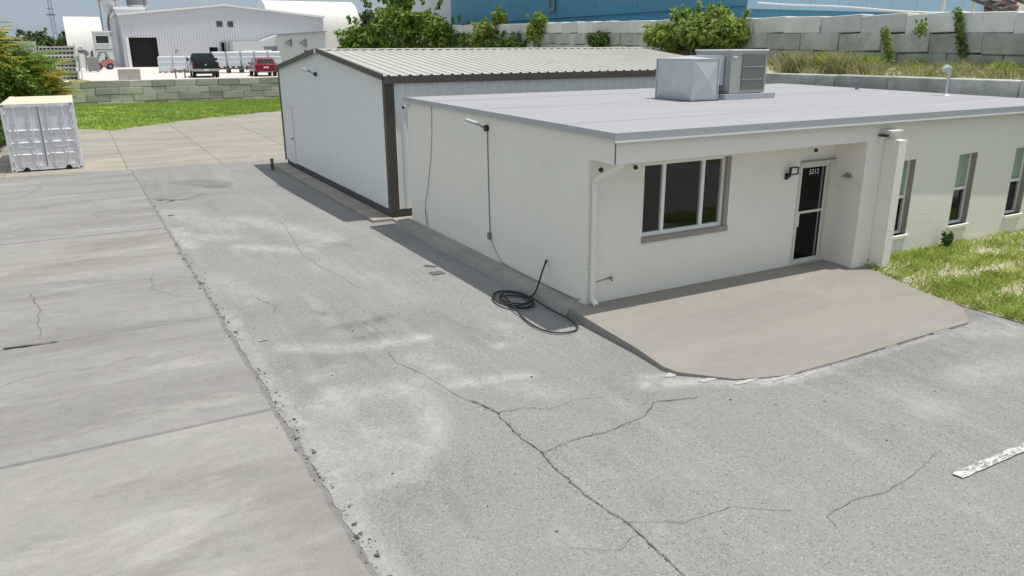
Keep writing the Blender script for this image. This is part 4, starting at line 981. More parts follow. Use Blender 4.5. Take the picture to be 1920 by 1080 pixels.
vault('barrel_vault_shed', -7.5, -2.6, 131.0, 5.6, 3.9, 'pale weathered vaulted shed left of the warehouse')
ks = thing('plant_kiosk', (-2.6, 121.5, YARD), 'narrow pale kiosk with one window beside the warehouse corner', 'building')
MB().box(-4.1, 121.5, YARD, -1.75, 123.5, 7.1).build('wall', MAT['wh_plain'], ks)
MB().box(-4.25, 121.3, 7.1, -1.6, 123.7, 7.25).build('roof', MAT['wh_trim'], ks)
kw = MB().box(-3.85, 121.42, 5.45, -2.0, 121.49, 6.65).build('window', MAT['alu'], ks)
MB().box(-3.75, 121.40, 5.55, -2.1, 121.418, 6.55).build('pane', MAT['car_glass'], kw)
MB().box(-4.1, 121.46, 4.55, -1.75, 121.495, 4.7).build('band', MAT['steel_grey'], ks)
def silo(x, y, zt, r, label):
    t = thing('hopper_silo', (x, y, YARD), label, 'silo')
    MB().cyl((x,y,zt), r, 7, n=24).build('drum', MAT['steel_grey'], t, smooth=True)
    MB().cyl((x,y,zt-2.3), .3, 2.29, n=24, r2=r).build('hopper', MAT['galv'], t, smooth=True)
    for a in range(4):
        q = a*math.pi/2+.75; MB().bar((x+r*1.03*math.cos(q),y+r*1.03*math.sin(q),YARD),(x+r*1.03*math.cos(q),y+r*1.03*math.sin(q),zt+1.5),.16).build('leg', MAT['steel_grey'], t)
    MB().tube([(x,y,zt-2.3),(x-.3,y-.2,zt-3.4),(x-.3,y-.2,zt-6)], .18, 8).build('chute', MAT['steel_grey'], t)
silo(-.3, 150, 12.9, 1.75, 'steel hopper silo on legs left of the warehouse gable')
silo(4.6, 152, 12.3, 1.7, 'steel hopper silo poking above the warehouse roof')
rs_ = thing('roof_shed', (2.6, 148, YARD), 'white shed top showing over the left end of the warehouse roof', 'building')
MB().box(.6, 146, YARD, 5.2, 154, 11.35).build('wall', MAT['wh_plain'], rs_)
MB().box(.4, 145.8, 11.35, 5.4, 154.2, 11.75).build('roof', MAT['wh_trim'], rs_)
tw = thing('radio_mast', (-13.0, 470, 2), 'thin lattice radio mast against the grey sky', 'mast')
m = MB(); hh = 90
for a in range(3):
    q = a*2*math.pi/3; m.bar((-13+1.3*math.cos(q),470+1.3*math.sin(q),0),(-13+.5*math.cos(q),470+.5*math.sin(q),hh),.20)
m.build('leg_frame', MAT['steel_grey'], tw)
m = MB()
for i in range(30):
    z = i*3; r = 1.3-.8*z/hh
    for a in range(3):
        q = a*2*math.pi/3; q2 = q+2*math.pi/3; m.bar((-13+r*math.cos(q),470+r*math.sin(q),z),(-13+r*math.cos(q2),470+r*math.sin(q2),z+3),.12)
m.build('bracing', MAT['steel_grey'], tw)
MB().box(-15,469.5,22,-11,470.5,22.6).box(-14.6,469.5,25,-11.6,470.5,25.3).build('antenna_arm', MAT['steel_grey'], tw)

# stacked hollow planks
ords = ['lowest', 'second lowest', 'third from the bottom', 'fourth from the bottom', 'fifth from the bottom', 'sixth from the bottom', 'second highest', 'topmost']
def hollow_plank():
    m = MB(); Lx, T, h = 2.75, 1.6, .355
    m.box(0, 0, 0, Lx, T, .055).box(0, 0, h-.15, Lx, T, h-.01)
    k = 9
    for i in range(k+1): x = (Lx-.09)*i/k; m.box(x, 0, .056, x+.09, T, h-.151)
    m.box(.09, T-.1, .057, Lx-.09, T-.02, h-.152)
    return m.mesh('hollow_plank')
hp = hollow_plank(); hp.materials.append(MAT['block'])
for i, od in enumerate(ords):
    o = bpy.data.objects.new('hollow_plank', hp); COL.objects.link(o); o.location = (-9.75+.04*math.sin(i*2.1), 71.5+.05*math.cos(i*1.7), YARD+.002+i*.36)
    tag(o, 'hollow-cored concrete plank, %s in the stack beside the palms' % od, 'plank', 'stacked hollow concrete planks')
px = thing('upright_panel', (-6.85, 70.8, YARD), 'thin pale panel standing on edge right of the plank stack', 'panel')
MB().box(-6.95, 70.6, YARD, -6.86, 73.2, YARD+3.05).box(-6.70, 71.0, YARD, -6.63, 73.0, YARD+2.4).build('panel', MAT['wh_plain'], px)
rk = thing('ridged_container', (-14, 92, YARD), 'grey ribbed box showing above the plank stack beside palms', 'container')
panel_y(92, -1, -15, -10.6, YARD, 5.55, .4, .08, .15).box(-15, 92.1, YARD, -10.6, 97, 5.53).build('box', MAT['unit'], rk)
# lone block on the yard
lb = bpy.data.objects.new('loose_block', block_mesh(1.75, .92, .9, 77)); COL.objects.link(lb); lb.data.materials.append(MAT['block']); lb.location = (-3.05, 67.4, YARD+.46)
tag(lb, 'single large grey concrete block standing alone on the bright yard', 'block')
# forklift
def forklift(x, y, z, rz):
    t = thing('forklift', (x, y, z), 'faded red forklift parked by the kiosk', 'forklift', rz=rz)
    MB().prism([(-.55,.35),(1.55,.35),(1.75,.6),(1.7,1.25),(1.2,1.45),(.7,1.15),(.0,1.05),(-.55,.8)], 'y', -.65, .65).build('body', MAT['fork_red'], t, bevel=.06, local=True)
    for px_ in (-.25, 1.15):
        for py_ in (-.72, .50):
            w = MB().cyl((px_, py_, .42), .42, .22, 'y', 18).build('wheel', MAT['rubber'], t, local=True)
            MB().cyl((px_, py_-.01 if py_ < 0 else py_+.0, .42), .22, .24, 'y', 14).build('rim', MAT['steel_grey'], w, local=True)
    g_ = MB()
    for (a, b) in ((-.4,.25),(1.25,.9)):
        for s in (-.55, .55): g_.bar((a,s,.95),(b,s,2.2),.09)
    g_.box(.15,-.6,2.2,1.0,.6,2.27); g_.build('overhead_guard', MAT['black'], t, local=True)
    mm = MB()
    for s in (-.35, .35): mm.box(-.85, s-.06, .05, -.65, s+.06, 2.4)
    for zz in (.4, 1.2, 2.3): mm.box(-.83, -.29, zz, -.67, .29, zz+.1)
    mm.build('mast', MAT['black'], t, local=True)
    for s in (-.28, .28): MB().box(-1.9, s-.06, .08, -.86, s+.06, .13).build('fork', MAT['steel_grey'], t, local=True)
    MB().box(.35,-.28,1.1,.85,.28,1.22).box(.8,-.28,1.22,.92,.28,1.7).build('seat', MAT['black'], t, local=True)
forklift(-4.0, 112, YARD, R(8))
# wrapped pallets
def pallet_mesh():
    m = MB()
    for x in (0, .48, .98): m.box(x, 0, 0, x+.1, 1.1, .10)
    for i in range(5): m.box(-.02, i*.245, .101, 1.1, i*.245+.13, .13)
    w = MB(); zz = [.135, .14, .55, .58, .95, .98, 1.38, 1.45]; ins = [.03, 0, .015, .03, 0, .03, .01, .08]; rr = []
    for z, q in zip(zz, ins): rr.append([(q-.02, q, z), (1.1-q, q, z), (1.1-q, 1.1-q, z), (q-.02, 1.1-q, z)])
    w.loft(rr)
    return m.mesh('pallet'), w.mesh('load', bevel=.02)
PM, PL = pallet_mesh(); PM.materials.append(MAT['wood']); PL.materials.append(MAT['wrap'])
def wrapped(x, y, z, label, s=1.0):
    t = thing('wrapped_pallet', (x, y, z), label, 'pallet', 'plastic wrapped pallets in the upper yard')
    for n_, me in (('pallet', PM), ('load', PL)):
        o = link(n_, me, None, t); o.scale = (s, s, s)
nth = ['first', 'second', 'third', 'fourth', 'fifth', 'sixth', 'seventh']
for i in range(3): wrapped(1.3+i*1.5, 88-.3*i, YARD, '%s white wrapped pallet from the left, between doorway and black pickup' % nth[i], 1.25)
for i in range(5): wrapped(6.4+i*1.55, 83+.2*i, YARD+.55, '%s white wrapped pallet from the left on the trailer between pickup and red car' % nth[i], 1.2)
tr = thing('flat_trailer', (6.2, 83, YARD), 'low flat trailer carrying wrapped pallets behind the red car', 'trailer')
MB().box(6.1, 82.8, YARD+.40, 14.4, 85.6, YARD+.545).build('deck', MAT['found'], tr)
for i in range(6): MB().box(6.6+i*1.4, 83.0, YARD, 6.75+i*1.4, 85.2, YARD+.399).build('leg', MAT['black'], tr)
wt = thing('white_table', (12.4, 95, YARD), 'long white board raised behind the wrapped pallets', 'board')
MB().box(12.0, 95, YARD+2.25, 15.4, 96.4, YARD+2.45).build('board', MAT['wh_trim'], wt)
for x in (12.2, 15.1): MB().box(x, 95.2, YARD, x+.12, 96.2, YARD+2.249).build('trestle', MAT['steel_grey'], wt)
pk = thing('grey_crate', (-5.0, 98, YARD), 'mottled grey crate of rubble in front of the forklift', 'crate')
MB().box(-5.7, 98, YARD+.12, -4.45, 99.1, YARD+1.75).box(-5.6,98.05,YARD,-5.4,99,YARD+.119).box(-4.8,98.05,YARD,-4.6,99,YARD+.119).build('crate', MAT['block'], pk)
for i in range(6): MB().box(-5.72, 97.96, YARD+.25+i*.25, -4.43, 97.998, YARD+.33+i*.25).build('slat', MAT['steel_grey'], pk)
def junk():
    t = thing('scrap_machine', (-6.2, 104, YARD), 'grey scrap machine with rollers beside the forklift', 'machine'); rr = random.Random(4)
    for i in range(5): MB().cyl((-7.2+i*.55, 104+rr.uniform(0,.5), YARD+1.4+rr.uniform(0,1.4)), rr.uniform(.25,.45), .8, 'y', 12).build('roller', MAT['steel_grey'], t)
    for i in range(4): MB().bar((-7.4+i*.8,104,YARD),(-7.2+i*.8,104.4,YARD+2.6),.14).build('post', MAT['steel_grey'], t)
    MB().box(-7.5,104,YARD+2.6,-4.6,105.4,YARD+2.72).build('cover', MAT['wh_trim'], t)
junk()

bc = thing('barricade', (1.2, 69.5, YARD), 'small rusty A-frame barricade left of the black pickup', 'barricade')
for x in (.95, 1.75):
    for d in (-.3, .3): MB().bar((x, 69.5+d, YARD), (x, 69.5, YARD+1.0), .07).build('leg', MAT['rust'], bc)
for z in (.55, .85): MB().box(.8, 69.35, YARD+z, 1.9, 69.39, YARD+z+.16).build('board', MAT['wh_trim'] if z > .6 else MAT['rust'], bc)
# vehicles ------------------------------------------------------------
def ring(y, w, z0, z1, r=.10):
    return [(-w+r,y,z0),(w-r,y,z0),(w,y,z0+r),(w,y,z1-r),(w-r,y,z1),(-w+r,y,z1),(-w,y,z1-r),(-w,y,z0+r)]
def wheels(t, ys, w, r, rimm):
    for y in ys:
        for s in (-1, 1):
            x = s*w - (.26 if s > 0 else 0)
            o = MB().cyl((x, y, r), r, .26, 'x', 22).build('wheel', MAT['rubber'], t, smooth=True, local=True)
            MB().cyl((x-.012 if s < 0 else x+.022, y, r), r*.62, .25, 'x', 18).build('rim', rimm, o, local=True)
def pickup(x, y, z, rz, sc):
    t = thing('pickup_truck', (x, y, z), 'black pickup truck seen from behind on the upper yard', 'truck', rz=rz); t.scale = (sc, sc, sc)
    b = MB(); b.loft([ring(0,.98,.55,1.15,.06), ring(.02,1.0,.5,1.22,.08), ring(2.0,1.01,.45,1.24,.08), ring(4.6,1.0,.42,1.22,.1), ring(5.5,.97,.48,1.12,.14), ring(5.7,.9,.55,1.0,.16)])
    body = b.build('body', MAT['car_black'], t, smooth=True, local=True)
    c = MB(); c.loft([[(-.96,1.95,1.2),(.96,1.95,1.2),(.96,4.35,1.2),(-.96,4.35,1.2)], [(-.80,2.12,1.84),(.80,2.12,1.84),(.80,3.6,1.84),(-.80,3.6,1.84)], [(-.70,2.3,1.90),(.70,2.3,1.90),(.70,3.4,1.90),(-.70,3.4,1.90)]])
    c.build('cab', MAT['car_black'], t, bevel=.03, local=True)
    MB().add([(-.86,1.972,1.27),(.86,1.972,1.27),(.74,2.09,1.76),(-.74,2.09,1.76)], [(0,1,2,3)]).build('rear_window', MAT['car_glass'], t, local=True)
    for s in (-1, 1):
        MB().add([(s*.955,2.25,1.30),(s*.955,3.9,1.30),(s*.845,3.45,1.74),(s*.845,2.3,1.74)], [(0,1,2,3)]).build('side_window', MAT['car_glass'], t, local=True)
        MB().box(s*.93-.06, -.015, .82, s*.93+.06, .03, 1.18).build('tail_light', MAT['tail'], t, local=True)
        MB().box(s*1.12-.10, 3.75, 1.28, s*1.12+.10, 3.85, 1.5).box(s*1.0-.06,3.78,1.3,s*1.0+.06,3.82,1.34).build('mirror', MAT['car_black'], t, local=True)
    MB().box(-.84,-.03,.72,.84,.01,1.17).build('tailgate', MAT['car_black'], t, bevel=.01, local=True)
    MB().cyl((0,-.05,1.0), .075, .018, 'y', 16).build('emblem', MAT['chrome'], t, local=True)
    MB().box(-1.0,-.16,.52,1.0,.0,.70).build('bumper', MAT['chrome'], t, bevel=.02, local=True)
    MB().box(-.18,-.168,.54,.18,-.161,.66).build('number_plate', MAT['white_metal'], t, local=True)
    MB().box(-.75,.05,.3,.75,5.2,.5).build('chassis', MAT['black'], t, local=True)
    wheels(t, (1.15, 4.55), 1.0, .42, MAT['chrome'])
pickup(3.55, 68.6, YARD, R(-4), 1.16)
def suv(x, y, z, rz, sc):
    t = thing('red_car', (x, y, z), 'dark red hatchback car seen from behind next to the metal building', 'car', rz=rz); t.scale = (sc, sc, sc)
    MB().loft([ring(0,.84,.45,.95,.1), ring(.08,.92,.38,1.05,.12), ring(1.2,.94,.32,1.06,.12), ring(3.6,.93,.3,1.0,.12), ring(4.3,.86,.34,.88,.14), ring(4.5,.75,.4,.75,.14)]).build('body', MAT['car_red'], t, smooth=True, local=True)
    MB().loft([[(-.88,.06,1.02),(.88,.06,1.02),(.88,3.4,.98),(-.88,3.4,.98)], [(-.74,.42,1.50),(.74,.42,1.50),(.74,2.5,1.52),(-.74,2.5,1.52)], [(-.62,.6,1.56),(.62,.6,1.56),(.62,2.3,1.58),(-.62,2.3,1.58)]]).build('cabin', MAT['car_red'], t, bevel=.03, local=True)
    MB().add([(-.74,.09,1.09),(.74,.09,1.09),(.66,.375,1.45),(-.66,.375,1.45)], [(0,1,2,3)]).build('rear_window', MAT['car_glass'], t, local=True)
    for s in (-1, 1):
        MB().add([(s*.872,.5,1.08),(s*.872,2.9,1.06),(s*.775,2.4,1.44),(s*.775,.6,1.44)], [(0,1,2,3)]).build('side_window', MAT['car_glass'], t, local=True)
        MB().box(s*.74-.16,-.012,.80,s*.74+.12,.06,.95).build('tail_light', MAT['tail'], t, local=True)
        MB().box(s*1.0-.08,2.75,1.02,s*1.0+.08,2.85,1.16).build('mirror', MAT['car_red'], t, local=True)
    MB().box(-.85,-.07,.40,.85,.02,.60).build('bumper', MAT['car_red'], t, bevel=.03, local=True)
    MB().box(-.22,-.02,.70,.22,-.005,.82).build('number_plate', MAT['white_metal'], t, local=True)
    MB().box(-.6,-.085,.36,.6,-.071,.44).build('lower_valance', MAT['chrome'], t, local=True)
    wheels(t, (.85, 3.55), .93, .35, MAT['chrome'])
suv(9.0, 68.5, YARD, R(-3), 1.12)

# ------------------------------------------------------------------ blue building and neighbours on the fill
def seam_wall_x(x, y0, y1, z0, z1, pitch, mat, parent, name='panel'):
    k = max(1, round((y1-y0)/pitch)); p = (y1-y0)/k
    for i in range(k): MB().box(x, y0+i*p+.012, z0, x+.06, y0+(i+1)*p-.012, z1).build(name, mat, parent)
bb = thing('blue_building', (22, 19.3, 6.3), 'large blue building with side coloured as shaded and front as sunlit above the block wall', 'building')
BZ = 6.55
MB().box(22.07, 19.37, 5.2, 41.5, 54, 14.9).build('core', MAT['blue'], bb)
seam_wall_x(22.0, 19.3, 54, BZ, 15, 4.3, MAT['blue'], bb)
k = 9
for i in range(k): MB().box(22.07+i*2.16+.01, 19.3, BZ-.25, 22.07+(i+1)*2.16-.01, 19.365, 15).build('front_panel', MAT['blue_sunlit'], bb)
MB().box(21.95, 19.36, BZ-.10, 21.998, 54, BZ+.22).build('base_trim', MAT['blue'], bb)
MB().box(21.93, 19.22, BZ-.3, 22.03, 19.299, 15).build('corner_post', MAT['blue_sunlit'], bb)
dpz = MB().tube([(21.9,37.0,15),(21.9,37.0,7.4),(21.86,37.0,7.0),(21.6,37.2,6.75)], .10, 8).tube([(21.88,37.6,15),(21.88,37.6,7.2)], .06, 8).build('wall_pipe', MAT['steel_grey'], bb)
MB().tube(smooth_path([(22.2,18.9,6.55),(24,18.2,6.45),(25.5,16.5,6.32),(28,14.5,6.05),(32,12,5.9)]), .045, 8).build('base_pipe', MAT['wh_trim'], bb)
wb = thing('white_building', (23, 55, 6), 'pale windowless building left of the blue one behind the shrubs', 'building')
MB().box(22.6, 54.6, 5.5, 40, 66, 16).build('wall', MAT['white_bld'], wb)
MB().box(22.55, 54.55, 16, 40.1, 66.1, 16.15).build('roof_edge', MAT['wh_trim'], wb)
# conveyor, heap and brick stack beyond the right end
def heap(name, cx, cy, r, h, z, label, cat, mat):
    n, k = 28, 9; vs = []; fs = []
    for j in range(k+1):
        t = j/k
        for i in range(n):
            a = 2*math.pi*i/n; q = 1 + .16*mnoise.noise((math.cos(a)*1.6+cx, math.sin(a)*1.6, t*2)); rr = r*t*q
            vs.append((cx+rr*math.cos(a), cy+rr*math.sin(a), z + h*(1-t)**1.0*(1+.1*mnoise.noise((a*2, t*4, 1))) ))
    for j in range(k):
        for i in range(n): fs.append((j*n+i, j*n+(i+1) % n, (j+1)*n+(i+1) % n, (j+1)*n+i))
    o = MB().add(vs, fs).build(name, mat, None, smooth=True); return tag(o, label, cat)
heap('gravel_heap', 50, 23.5, 8.5, 5.5, 5.6, 'tan heap of gravel behind the conveyor at the top right', 'heap', MAT['gravel'])
cv = thing('conveyor', (34, 16, 5.9), 'rusty lattice conveyor slanting down behind the block wall', 'conveyor')
a0, b0 = Vector((32.2, 17.0, 7.75)), Vector((35.9, 14.6, 6.1))
for s in (0, 1):
    o_ = Vector((.4*s, 0, .5*s)); MB().bar(a0+o_, b0+o_, .14).build('rail', MAT['found'], cv)
    MB().bar(a0+o_+Vector((1.2,0,0)), b0+o_+Vector((1.2,0,0)), .14).build('rail', MAT['found'], cv)
for i in range(9):
    p = a0.lerp(b0, i/9); q = a0.lerp(b0, (i+1)/9); MB().bar(p, q+Vector((.4,0,.5)), .08).build('brace', MAT['steel_grey'], cv)
for t_ in (.15, .5, .8):
    p = a0.lerp(b0, t_); MB().bar((p.x+.6,p.y,5.6),(p.x+.6,p.y,p.z),.16).build('leg', MAT['wh_trim'], cv)
bs = thing('brick_stack', (42, 19, 5.9), 'low stack of reddish bricks at the blue building corner', 'bricks')
for r_ in range(5):
    for c_ in range(5): MB().box(41.9+c_*.5+(.25 if r_ % 2 else 0), 19.0, 5.9+r_*.25, 42.36+c_*.5+(.25 if r_ % 2 else 0), 19.7, 6.12+r_*.25).build('brick', MAT['rust'], bs)
MB().box(41.8, 18.9, 5.2, 44.8, 19.8, 5.89).build('base', MAT['block'], bs)

# ------------------------------------------------------------------ vegetation
def leaves(blobs, size, seed, flat=.35, shell=.55):
    """leaf-sized rhombs spread through lumpy ellipsoids"""
    rs = np.random.RandomState(seed); V = []; n_tot = 0
    for (c, r, n) in blobs:
        d = rs.normal(size=(n, 3)); d /= np.linalg.norm(d, axis=1)[:, None]
        rad = (shell + (1-shell)*rs.rand(n))**.6
        lump = np.array([1 + .38*mnoise.noise((q[0]*2.1+c[0], q[1]*2.1+c[1], q[2]*2.1+seed)) + .2*mnoise.noise((q[0]*5, q[1]*5+c[1], q[2]*5)) for q in d])
        p = np.array(c) + d*np.array(r)*(rad*lump)[:, None]
        nrm = d*.6 + rs.normal(size=(n, 3))*.6 + np.array([0, 0, flat]); nrm /= np.linalg.norm(nrm, axis=1)[:, None]
        t = np.cross(nrm, rs.normal(size=(n, 3))); t /= np.linalg.norm(t, axis=1)[:, None]; b = np.cross(nrm, t)
        s = size*(.55 + .9*rs.rand(n))[:, None]
        V.append(np.stack([p-t*s, p+b*s*.42+nrm*s*.08, p+t*s, p-b*s*.42+nrm*s*.08], 1).reshape(-1, 3)); n_tot += n
    V = np.concatenate(V); F = np.arange(n_tot*4).reshape(-1, 4)
    return V, F
def np_mesh(name, V, F, off):
    me = bpy.data.meshes.new(name); me.from_pydata((V-np.array(off)).tolist(), [], F.tolist()); me.update(); return me
def shrub(name, base, blobs, size, mat, label, cat='shrub', seed=1, stems=5, group=None, trunk_r=.05, sname='stem'):
    t = thing(name, base, label, cat, group)
    rq = np.random.RandomState(seed+500); sub = []
    for (c, r, n) in blobs:
        c = np.array(c); r = np.array(r); sub.append((tuple(c), tuple(r*.86), int(n*.5)))
        k = 11
        for q in range(k):
            d = rq.normal(size=3); d /= np.linalg.norm(d); d[2] = abs(d[2])*1.0 - .25
            f = rq.uniform(.26, .5); sub.append((tuple(c + d*r*rq.uniform(.5, .85)), tuple(r*f*np.array([1, 1, rq.uniform(.7, 1.3)])), int(n*.062*(f/.38)**2)+3))
        for q in range(6):                                   # stray shoots
            d = rq.normal(size=3); d /= np.linalg.norm(d); d[2] = abs(d[2])+.2; p0_ = c + d*r*1.0
            for w_ in range(3): sub.append((tuple(p0_ + d*r*.13*w_), tuple(r*.09), max(3, int(n*.005))))
    V, F = leaves(sub, size, seed); link('foliage' if cat != 'tree' else 'crown', np_mesh('foliage', V, F, base), mat, t)
    rr = random.Random(seed); m = MB()
    for i in range(stems):
        c, r, n = blobs[i % len(blobs)]; a = Vector(base) + Vector((rr.uniform(-.2,.2), rr.uniform(-.2,.2), -.1))
        e_ = Vector(c) + Vector((rr.uniform(-.6,.6)*r[0], rr.uniform(-.6,.6)*r[1], rr.uniform(.1,.8)*r[2])); mid = a.lerp(e_, .5) + Vector((rr.uniform(-.2,.2), rr.uniform(-.2,.2), 0))
        m.tube([a, mid, e_], [trunk_r, trunk_r*.7, trunk_r*.25], 6)
    m.build('trunk' if cat == 'tree' else sname, MAT['bark'], t, smooth=True)
    return t
# shrubs on the fill behind the metal building (positions in metres)
shrub('leafy_shrub', (17.2, 54, 3.5), [((16.2,53,6.0),(2.4,2.6,2.2),2600),((13.9,54,5.0),(1.9,2.0,1.5),1500),((18.6,52,5.9),(2.0,2.4,1.9),2000),((17.0,53,8.0),(1.1,1.2,1.3),700),((20.4,50,5.2),(1.3,1.6,1.3),900)], .21, MAT['leaf'], 'big bushy bright green shrub left of the blue building', seed=3, stems=9)
shrub('leafy_shrub', (19.5, 41.8, 4.3), [((19.3,41.6,5.5),(1.0,1.5,1.0),1500),((19.4,40.4,6.5),(.5,.7,.6),330),((19.2,42.4,5.0),(.9,1.2,.7),500)], .17, MAT['leaf_light'], 'loose pale shrub in front of the shaded blue wall', seed=4, stems=6)
shrub('low_hedge', (19.6, 42, 4.0), [((20.1,48.0,4.9),(1.0,2.0,.9),1300),((19.5,44.6,4.8),(.9,1.9,.8),1200),((19.0,40.2,4.7),(.8,1.9,.65),1000),((18.6,37.0,4.7),(.7,1.5,.6),800)], .15, MAT['leaf_dark'], 'dark low hedge along the wall between the big shrub and the small upright one', seed=14, stems=8)
shrub('leafy_shrub', (18.9, 33.9, 4.2), [((18.6,33.9,5.5),(.65,.9,.8),1000),((18.7,33.4,6.1),(.4,.5,.45),220)], .14, MAT['leaf_light'], 'small upright yellow-green shrub at the left end of the tall block wall', seed=5, stems=6)
shrub('leafy_shrub', (18.2, 26.1, 4.3), [((17.95,26.1,4.9),(.5,.85,.5),760)], .11, MAT['leaf_dark'], 'small dark bush against the block wall', seed=6, stems=4)
shrub('leafy_shrub', (17.2, 17.4, 3.9), [((17.2,19.2,4.95),(.95,1.3,.75),1700),((17.0,17.0,5.15),(.95,1.3,.8),1900),((16.8,15.2,5.05),(.85,1.0,.72),1500),((17.1,18.2,5.8),(.45,.7,.35),380),((17.0,15.9,5.8),(.4,.6,.3),300)], .13, MAT['leaf_light'], 'dense light green shrub spilling over the tall block wall behind the air conditioner', seed=7, stems=8)
shrub('leafy_shrub', (15.3, 1.2, 3.5), [((15.3,1.3,3.85),(.7,.9,.4),520),((15.6,.4,4.15),(.6,.7,.5),420)], .12, MAT['leaf_light'], 'low light green bush at the right edge below the block wall', seed=8, stems=4)
for i, (base, h, lab) in enumerate((((16.95,4.9,4.2), 1.2, 'creeping dark vine hanging down the tall block wall'), ((16.75,7.2,4.0), .9, 'second creeping vine left of the hanging one on the block wall'))):
    V, F = leaves([((base[0]-.28, base[1]+.05*k, base[2]+.1+h*k/7), (.1,.16,.13), 60) for k in range(8)], .06, 40+i)
    t = thing('wall_vine', base, lab, 'vine'); link('foliage', np_mesh('foliage', V, F, base), MAT['leaf'] if i == 0 else MAT['leaf_light'], t)
    MB().tube([(base[0]-.3, base[1], base[2]-.2), (base[0]-.27, base[1]+.3, base[2]+h)], .012, 5).build('stem', MAT['bark'], t)
shrub('yellow_sprig', (16.75, 6.2, 4.9), [((16.35,6.2,5.0),(.12,.2,.28),110)], .06, MAT['leaf_light'], 'small yellow sprig growing from a joint of the block wall', cat='plant', seed=12, stems=2, trunk_r=.01)
# blades
def blades(P, hmin, hmax, w, seed, lean=.5):
    rs = np.random.RandomState(seed); n = len(P); a = rs.rand(n)*2*math.pi; h = hmin+(hmax-hmin)*rs.rand(n)
    dx = np.stack([np.cos(a), np.sin(a), np.zeros(n)], 1); la = rs.rand(n)*2*math.pi; ld = np.stack([np.cos(la), np.sin(la), np.zeros(n)], 1)*(lean*h*rs.rand(n))[:, None]
    ww = w*(.6+.8*rs.rand(n))[:, None]; up = np.zeros((n, 3)); up[:, 2] = h
    mid = P + up*.55 + ld*.35; tip = P + up*(.92+0*h[:, None]) + ld
    V = np.stack([P-dx*ww, P+dx*ww, mid+dx*ww*.7, tip, mid-dx*ww*.7], 1).reshape(-1, 3)
    F = np.arange(n*5).reshape(-1, 5); return V, F
# lawn at right: soil sheet and grass
def lawn_z(x, y): return .014 + min(1, max(0, (x-6.15)/.5))*(.02 + .03*mnoise.noise((x*.8, y*.8, 1))) + .20*max(0, min(1, (x-6.2)/1.0))*max(0.0, min(1, (y+4.7)/4.2))
xs = np.linspace(6.12, 20, 60); ys = np.linspace(-4.7, -.02, 34)
V = []; 
for y in ys:
    for x in xs:
        xx = x if x > 6.2 else 6.14 + .07*mnoise.noise((y*1.5, 2, 0)) + (.35 if y > -.3 else max(0, .40*(1-(-y)/1.6)))
        V.append((xx, y, lawn_z(x, y)))
idx = np.arange(len(V)).reshape(len(ys), len(xs))
F = np.stack([idx[:-1,:-1].ravel(), idx[:-1,1:].ravel(), idx[1:,1:].ravel(), idx[1:,:-1].ravel()], 1)
struct(link('lawn_soil', np_mesh('lawn_soil', np.array(V), F, (0,0,0)), MAT['sand']))
rs = np.random.RandomState(21); P = []
while len(P) < 40000:
    x = 6.12 + 8.5*rs.rand()**1.2; y = -4.62*rs.rand() - .03
    if x < 6.16 + max(0, .36*(1+y/1.6)) + .06*mnoise.noise((y*3, 0, 0)): continue
    dens = .46 + 1.0*mnoise.noise((x*1.0, y*1.4, 5)) + (.28 if y < -1.7 else -.12) + (.45 if (y > -.9 and x < 8.2) else 0)
    if rs.rand() > max(.13, dens): continue
    P.append((x, y, lawn_z(x, y)-.005))
V, F = blades(np.array(P), .05, .17, .008, 22, 1.5)
tag(link('grass', np_mesh('grass', V, F, (0,0,0)), MAT['grass']), 'patchy long grass beside the entrance ramp', 'grass', kind='stuff')
# small weed against the front wall
shrub('wall_weed', (8.9, -.22, .25), [((8.9,-.22,.42),(.10,.08,.16),60)], .06, MAT['leaf_dark'], 'small dark weed at the wall under the middle sash window', cat='plant', seed=30, stems=3, trunk_r=.008)
# green strip below the left block wall
def edge_y(x): return np.interp(x, [-16,-9,-7.5,-5.8,-3.5,-1.1,2.5,6.2,12], [45,44.6,44,41.9,44.2,46.8,49.2,51.6,53]) + .5*mnoise.noise((x*.8, 0, 0))
xs = np.linspace(-16, 14, 61); V = []; k = 12
for x in xs:
    y0 = edge_y(x)
    for j in range(k): y = y0 + (65.7-y0)*j/(k-1); V.append((x, y, .016 + .10*max(0, (y-y0))/22 + (.04*mnoise.noise((x*.4, y*.4, 0)) if j else 0)))
idx = np.arange(len(V)).reshape(len(xs), k)
F = np.stack([idx[:-1,:-1].ravel(), idx[1:,:-1].ravel(), idx[1:,1:].ravel(), idx[:-1,1:].ravel()], 1)
struct(link('grass_strip_soil', np_mesh('grass_strip_soil', np.array(V), F, (0,0,0)), MAT['turf']))
rs = np.random.RandomState(31); P = []
while len(P) < 42000:
    x = -15.5+29*rs.rand(); y0 = edge_y(x); y = y0 - .25 + (65.6-y0)*rs.rand()
    if rs.rand() > .62 + .6*mnoise.noise((x*.5, y*.5, 3)): continue
    P.append((x, y, .01 + .10*max(0, y-y0)/22))
V, F = blades(np.array(P), .05, .18, .026, 32, 1.5)
tag(link('lawn_grass', np_mesh('lawn_grass', V, F, (0,0,0)), MAT['lawn']), 'bright green grass strip in front of the long low block wall', 'grass', kind='stuff')
